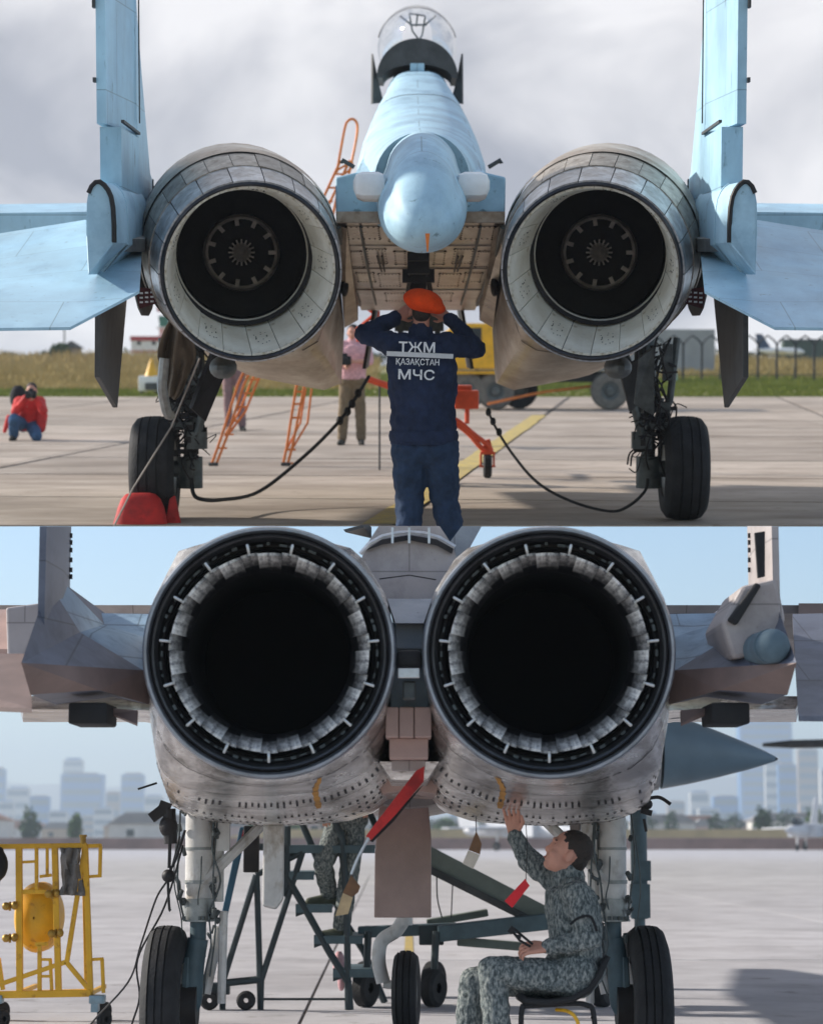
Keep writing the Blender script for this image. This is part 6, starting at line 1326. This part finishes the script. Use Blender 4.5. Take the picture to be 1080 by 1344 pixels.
part(MB().rbox(s(330, 1115, -.4), (.12, .1, .36), .01), 'control_box', SOOT, sr)
# --- olive munitions trailer
Yv = 19.0
tv = base0(thing('munitions_trailer', 'olive grey munitions trailer with a slanted lift arm behind the nose gear', 'trailer', 'L', L(620, 1300, Yv)))
def v(px, py, d=0): return L(px, py, Yv+d)
def beam(a, b, w, h, name, mat=OLIVE, d0=0, d1=0):
    a, b = v(*a, d0), v(*b, d1); t = (b-a).normalized(); sd_ = Vector((0, 1, 0)); n_ = t.cross(sd_).normalized()
    return part(MB().loft([[p+n_*h/2-sd_*w/2, p+n_*h/2+sd_*w/2, p-n_*h/2+sd_*w/2, p-n_*h/2-sd_*w/2] for p in (a, b)]), name, mat, tv, smooth=0, bevel=.01)
beam((552, 1118), (722, 1206), .24, .15, 'lift_arm'); beam((548, 1134), (712, 1216), .12, .06, 'lift_arm_rib', DARKG, -.1, -.1)
beam((470, 1224), (600, 1219), .2, .09, 'chassis_rail', BLUEG); beam((575, 1226), (770, 1204), .2, .13, 'chassis_rail', BLUEG, -.15, -.15); beam((600, 1236), (800, 1252), .12, .07, 'draw_bar', OLIVE); beam((560, 1212), (640, 1198), .2, .06, 'deck_plate', OLIVE, .3, .3)
beam((566, 1214), (566, 1240), .3, .2, 'axle_block', STAIRB); beam((770, 1204), (772, 1250), .3, .16, 'axle_block', STAIRB)
for x_ in (480, 569, 790):
    for d_ in (-.25, .9):
        w_ = v(x_, 1275, d_); w_.z = .15; part(MB().tube([w_, w_+Vector((.02, 0, .45))], .03, 8), 'caster_leg', STAIRB, tv)
        part(MB().lathe([(-.05, .04), (-.06, .12), (-.04, .15), (.04, .15), (.06, .12), (.05, .04)], 24, Matrix.Translation(w_) @ Matrix.Rotation(R(60), 4, 'Z') @ Matrix.Rotation(math.pi/2, 4, 'X')), 'wheel', TYRE, tv)
part(MB().tube(smooth_path([v(573, 1150, -.3), v(574, 1180, -.3), v(580, 1205, -.3)], 4), .006, 5).tube([v(594, 1160, -.3), v(592, 1205, -.3)], .005, 5), 'hose', BLACK, tv)
# --- neighbouring jet: radome and forward fuselage behind the right nacelle
Yr = 21.0
nj = base0(thing('parked_jet', 'blue grey radome and nose of a second jet parked behind the right engine, pointing right', 'jet', 'L', L(840, 1200, Yr)))
def r_(px, py, d=0): return L(px, py, Yr+d)
def rring(x_, y0_, y1_): a, b = r_(x_, y0_), r_(x_, y1_); cz = (a.z+b.z)/2; rr2 = (a.z-b.z)/2; return [Vector((a.x, Yr+rr2*math.cos(t), cz+rr2*math.sin(t))) for t in [2*math.pi*i/36 for i in range(36)]]
RAD = M('radome_blue_grey', (.17, .25, .31), .45, 0, .12, 2)
rd_ = part(MB().loft([rring(866, 933, 1036), rring(900, 944, 1030), rring(940, 959, 1021), rring(980, 975.5, 1011), rring(1004, 986, 1004), rring(1017, 993, 999.5)]), 'radome', RAD, nj)
part(MB().loft([rring(1016, 992.6, 999.8), rring(1020.5, 995.5, 997.5)]), 'radome_tip', DARKG, nj, rd_)
part(MB().loft([rring(640, 905, 1062), rring(760, 908, 1058), rring(862, 931.5, 1037)]), 'nose_fuselage', F15G, nj)
gx = r_(838, 1100).x
part(MB().tube([(gx, Yr, 1.9), (gx, Yr, .62)], .075, 14).box((gx+.0, Yr-.05, .78), (.17, .16, .3)).box((gx+.03, Yr, 1.05), (.14, .16, .18)).tube([(gx, Yr, .66), (gx, Yr, .26)], .05, 12), 'nose_gear_leg', BLUEG, nj)
part(MB().lathe([(-.07, .12), (-.09, .2), (-.05, .26), (.05, .26), (.09, .2), (.07, .12)], 32, Matrix.Translation((gx, Yr, .26)) @ Matrix.Rotation(math.pi/2, 4, 'X')), 'nose_wheel', TYRE, nj)
for x_ in (800,):
    xx = r_(x_, 1100).x; part(MB().tube([(xx, Yr, 1.6), (xx, Yr, 0)], .04, 8), 'support_jack', DARKG, nj)
# --- far parked jets on the other side of the flight line
FJ = M('far_jet_grey', (.56, .57, .59), .5, 0, .15, 1)
def farjet(cx, Y, yaw, label, flip=1):
    o = base0(thing('parked_jet', label, 'jet', 'L', (cx, Y, 0), 'jets parked far across the flight line')); Rz = Matrix.Translation((cx, Y, 0)) @ Matrix.Rotation(yaw, 4, 'Z')
    def tr(mb): mb.v = [Rz @ p for p in mb.v]; return mb
    part(tr(MB().loft([[Vector((px_, y_, pz)) for px_, y_, pz in [(w*math.cos(t), yy, 1.9+hh_*math.sin(t)) for t in [2*math.pi*i/20 for i in range(20)]]] for yy, w, hh_ in ((-8, .05, .05), (-6, .5, .45), (-3.5, .75, .75), (0, 1.3, .7), (5, 1.3, .6), (7, 1.1, .5))])), 'fuselage', FJ, o)
    for sx in (-1, 1):
        part(tr(plate([(sx*1.2, -1.5, 2.2), (sx*6.2, 3.2, 2.1), (sx*6.2, 4.3, 2.1), (sx*1.2, 4.5, 2.2)], .12)), 'wing', FJ, o); part(tr(plate([(sx*1.6, 4.2, 2.2), (sx*1.7, 6.8, 2.2), (sx*1.75, 7.6, 5.2), (sx*1.75, 6.3, 5.2)], .1)), 'tail_fin', FJ, o)
        part(tr(MB().tube([(sx*1.3, 2, 1.8), (sx*1.3, 2, .45)], .09, 8)), 'gear_leg', WHITEP, o); part(tr(MB().lathe([(-.12, .2), (-.12, .42), (.12, .42), (.12, .2)], 20, Matrix.Translation((sx*1.4, 2, .43)) @ Matrix.Rotation(math.pi/2, 4, 'Y'))), 'wheel', TYRE, o)
        part(tr(MB().loft([[Vector((sx*1.05+dx, yy, 1.9+dz)) for dx, dz in ((-.4, -.6), (.4, -.6), (.4, .55), (-.4, .55))] for yy in (-3, 1)])), 'intake', FJ, o)
    part(tr(MB().ell((0, -4.2, 2.7), (.45, 1.6, .55))), 'canopy', M('dark_glass', (.02, .03, .035), .1), o); part(tr(MB().tube([(0, -4.5, 1.5), (0, -4.5, .3)], .07, 8)), 'gear_leg', WHITEP, o)
    part(tr(MB().lathe([(-.1, .1), (-.1, .3), (.1, .3), (.1, .1)], 18, Matrix.Translation((0, -4.5, .3)) @ Matrix.Rotation(math.pi/2, 4, 'Y'))), 'wheel', TYRE, o); return o
farjet(L(1066, 1112, 222).x, 222, R(-28), 'pale grey jet parked far across the flight line, nose on')
farjet(L(1130, 1112, 228).x, 228, R(-28), 'second pale grey jet beyond the far parked jet')
farjet(L(685, 1112, 215).x, 215, R(40), 'pale jet far across the flight line seen behind the seated airman')
# dark helicopter-like rotor mast truck? -> a long dark boom lift in the middle distance
Yh = 60.0; hl = base0(thing('boom_lift', 'blurred boom lift with long dark horizontal arm beyond the radome', 'boom lift', 'L', L(1290, 1165, Yh)))
xh2 = L(1290, 1100, Yh).x
part(MB().tube([L(1001, 978, Yh), L(1040, 977, Yh), L(1300, 972, Yh)], [.05, .11, .13], 8), 'arm', DARKG, hl); part(MB().tube([L(1290, 972, Yh), L(1288, 1130, Yh)], .2, 8), 'mast', DARKG, hl)
part(MB().box((xh2, Yh, .75), (3, 1.6, .9)), 'carriage', YELLOW, hl)
for dx in (-1, 1):
    for dy in (-.7, .7): part(MB().lathe([(-.12, .1), (-.14, .36), (.14, .36), (.12, .1)], 20, Matrix.Translation((xh2+dx, Yh+dy, .36)) @ Matrix.Rotation(math.pi/2, 4, 'X')), 'wheel', TYRE, hl)
# --- houses, hangars, trees, towers beyond
random.seed(12)
WALLS = [M('stucco_white', (.62, .60, .56), .9, 0, .1, .5, 0), M('stucco_tan', (.50, .40, .29), .9, 0, .1, .5, 0), M('stucco_pink', (.52, .38, .34), .9, 0, .1, .5, 0)]
ROOFS = [M('roof_grey', (.25, .24, .24), .9, 0, .1, .5, 0), M('roof_tile', (.34, .17, .11), .9, 0, .1, .5, 0)]
names = ['white', 'tan', 'pink']
def house(x, Y, w, h, d, k, rk, label):
    o = base0(thing('house', label, 'house', 'L', (x, Y, 0), 'low buildings beyond the flight line'))
    part(MB().box((x, Y, h/2), (w, d, h)), 'wall', WALLS[k], o, smooth=0)
    part(MB().prism([(x-w/2-.4, Y-d/2-.4, h), (x+w/2+.4, Y-d/2-.4, h), (x+w*.3, Y-d/2-.4, h+.22*d), (x-w*.3, Y-d/2-.4, h+.22*d)], (0, d+.8, 0)), 'roof', ROOFS[rk], o, smooth=0)
    for i in range(max(2, int(w/5))):
        part(MB().box((x-w/2+w*(i+.5)/max(2, int(w/5)), Y-d/2-.04, h*.55), (1.3, .1, 1.2)), 'window', M('dark_glass', (.02, .03, .035), .1), o, smooth=0)
feat = ['beside dark trees', 'with a broad low roof', 'standing alone', 'near the gravel verge', 'among the trees']
rng = random.Random(4); xs_used = []
for i in range(44):
    px = rng.uniform(-60, 1140); Y = rng.uniform(400, 760); k = rng.choice((0, 0, 1, 2)); rk = rng.choice((0, 1)); w = rng.uniform(10, 26)
    house(L(px, 1090, Y).x, Y, w*.75, rng.uniform(3.0, 5.0), 7, k, rk, 'far %s walled low building with %s roof beyond the flight line' % (names[k], ('grey', 'tiled')[rk]))
for i in range(46):
    px = rng.uniform(-60, 1140); Y = rng.uniform(290, 520); h = rng.uniform(3.2, 6.2); kind = rng.random() < .5
    tree('L', 'tree', 'distant dark round-crowned tree among the low buildings' if kind else 'distant slim dark tree among the low buildings', (L(px, 1090, Y).x, Y, -.05), h, (h*.42, h*.42, h*.42) if kind else (h*.22, h*.22, h*.46), LEAFD if i % 3 else LEAF, 100+i, 240, .34, 'distant round trees' if kind else 'distant slim trees')
TOW = [M('tower_white', (.62, .62, .60), .7, 0, .05, .02, 0), M('tower_blue_glass', (.05, .20, .48), .35, 0, .1, .02, 0), M('tower_bronze', (.36, .27, .20), .5, 0, .05, .02, 0)]
WIN = M('tower_windows', (.12, .17, .22), .3, 0, .1, .1, 0)
def tower(px0, px1, py, Y, k, label):
    a, b = L(px0, py, Y), L(px1, py, Y); w = b.x-a.x; h = a.z; x = (a.x+b.x)/2
    o = base0(thing('tower', label, 'tower', 'L', (x, Y, 0), 'hazy city towers on the horizon'))
    part(MB().box((x, Y, h/2), (w, w*.5, h)), 'shaft', TOW[k], o, smooth=0); part(MB().box((x, Y, h+h*.015), (w*.7, w*.35, h*.03)), 'crown', TOW[(k+1) % 3], o, smooth=0)
    n = max(3, int(h/9)); wm = MB()
    for i in range(n): wm.box((x, Y-w*.25-.15, h*(i+.6)/n), (w*.9, .3, h/n*.45))
    part(wm, 'window_bands', WIN, o, smooth=0, kind='stuff')
tl_ = [(82, 137, 1017, 1900, 1, 'broad blue glass tower slab in the hazy skyline'), (84, 110, 998, 2200, 0, 'pale tower behind the broad blue slab'), (160, 190, 1017, 2000, 1, 'narrower blue glass tower in the hazy skyline'), (-15, 8, 1010, 2000, 1, 'blue glass tower at the left edge of the skyline'), (10, 40, 1035, 1800, 0, 'low pale tower block in the skyline'), (140, 158, 1040, 1700, 2, 'low bronze tower block between two blue towers'),
       (968, 1036, 938, 2300, 1, 'very tall wide blue glass tower above the radome'), (1003, 1022, 995, 2000, 0, 'slim white tower under the long dark arm'), (1046, 1072, 984, 2000, 2, 'bronze tower beside the slim white tower'), (1020, 1044, 1004, 1900, 1, 'blue tower between the white and bronze towers'), (905, 930, 1040, 1800, 0, 'pale tower under the radome'), (935, 968, 1046, 1700, 1, 'low blue tower under the radome'), (875, 898, 1052, 1700, 2, 'low bronze tower beside the right tyre'), (1075, 1110, 1010, 2100, 0, 'white tower at the right edge of the skyline'), (40, 66, 1046, 1600, 1, 'low blue tower block in the skyline'), (190, 215, 1045, 1700, 0, 'low pale tower beside the left gear')]
for a in tl_: tower(*a)
rng = random.Random(8)
for i in range(26):
    px = rng.uniform(-30, 1110); k = rng.choice((0, 0, 1, 2)); w = rng.uniform(14, 34); tower(px, px+w, rng.uniform(1052, 1080), rng.uniform(1200, 1600), k, 'low %s city block in the haze' % ('white', 'blue', 'bronze')[k])
# --- the air
hz = MB().box((0, 2600, 96), (4800, 5300, 198)); 
ho = solo(hz, 'haze', M('x', (1, 1, 1)), 'pale haze over the whole flight line and city', 'haze', 'L', (0, 2600, 0), kind='stuff', smooth=0)
hm_ = bpy.data.materials.new('haze_air'); hm_.use_nodes = True; t_ = hm_.node_tree; t_.nodes.clear(); out_ = t_.nodes.new('ShaderNodeOutputMaterial'); pv = t_.nodes.new('ShaderNodeVolumePrincipled')
pv.inputs['Density'].default_value = HAZE_D; pv.inputs['Color'].default_value = (.72, .86, 1, 1); pv.inputs['Anisotropy'].default_value = .2; t_.links.new(pv.outputs[0], out_.inputs['Volume'])
ho.data.materials.clear(); ho.data.materials.append(hm_)
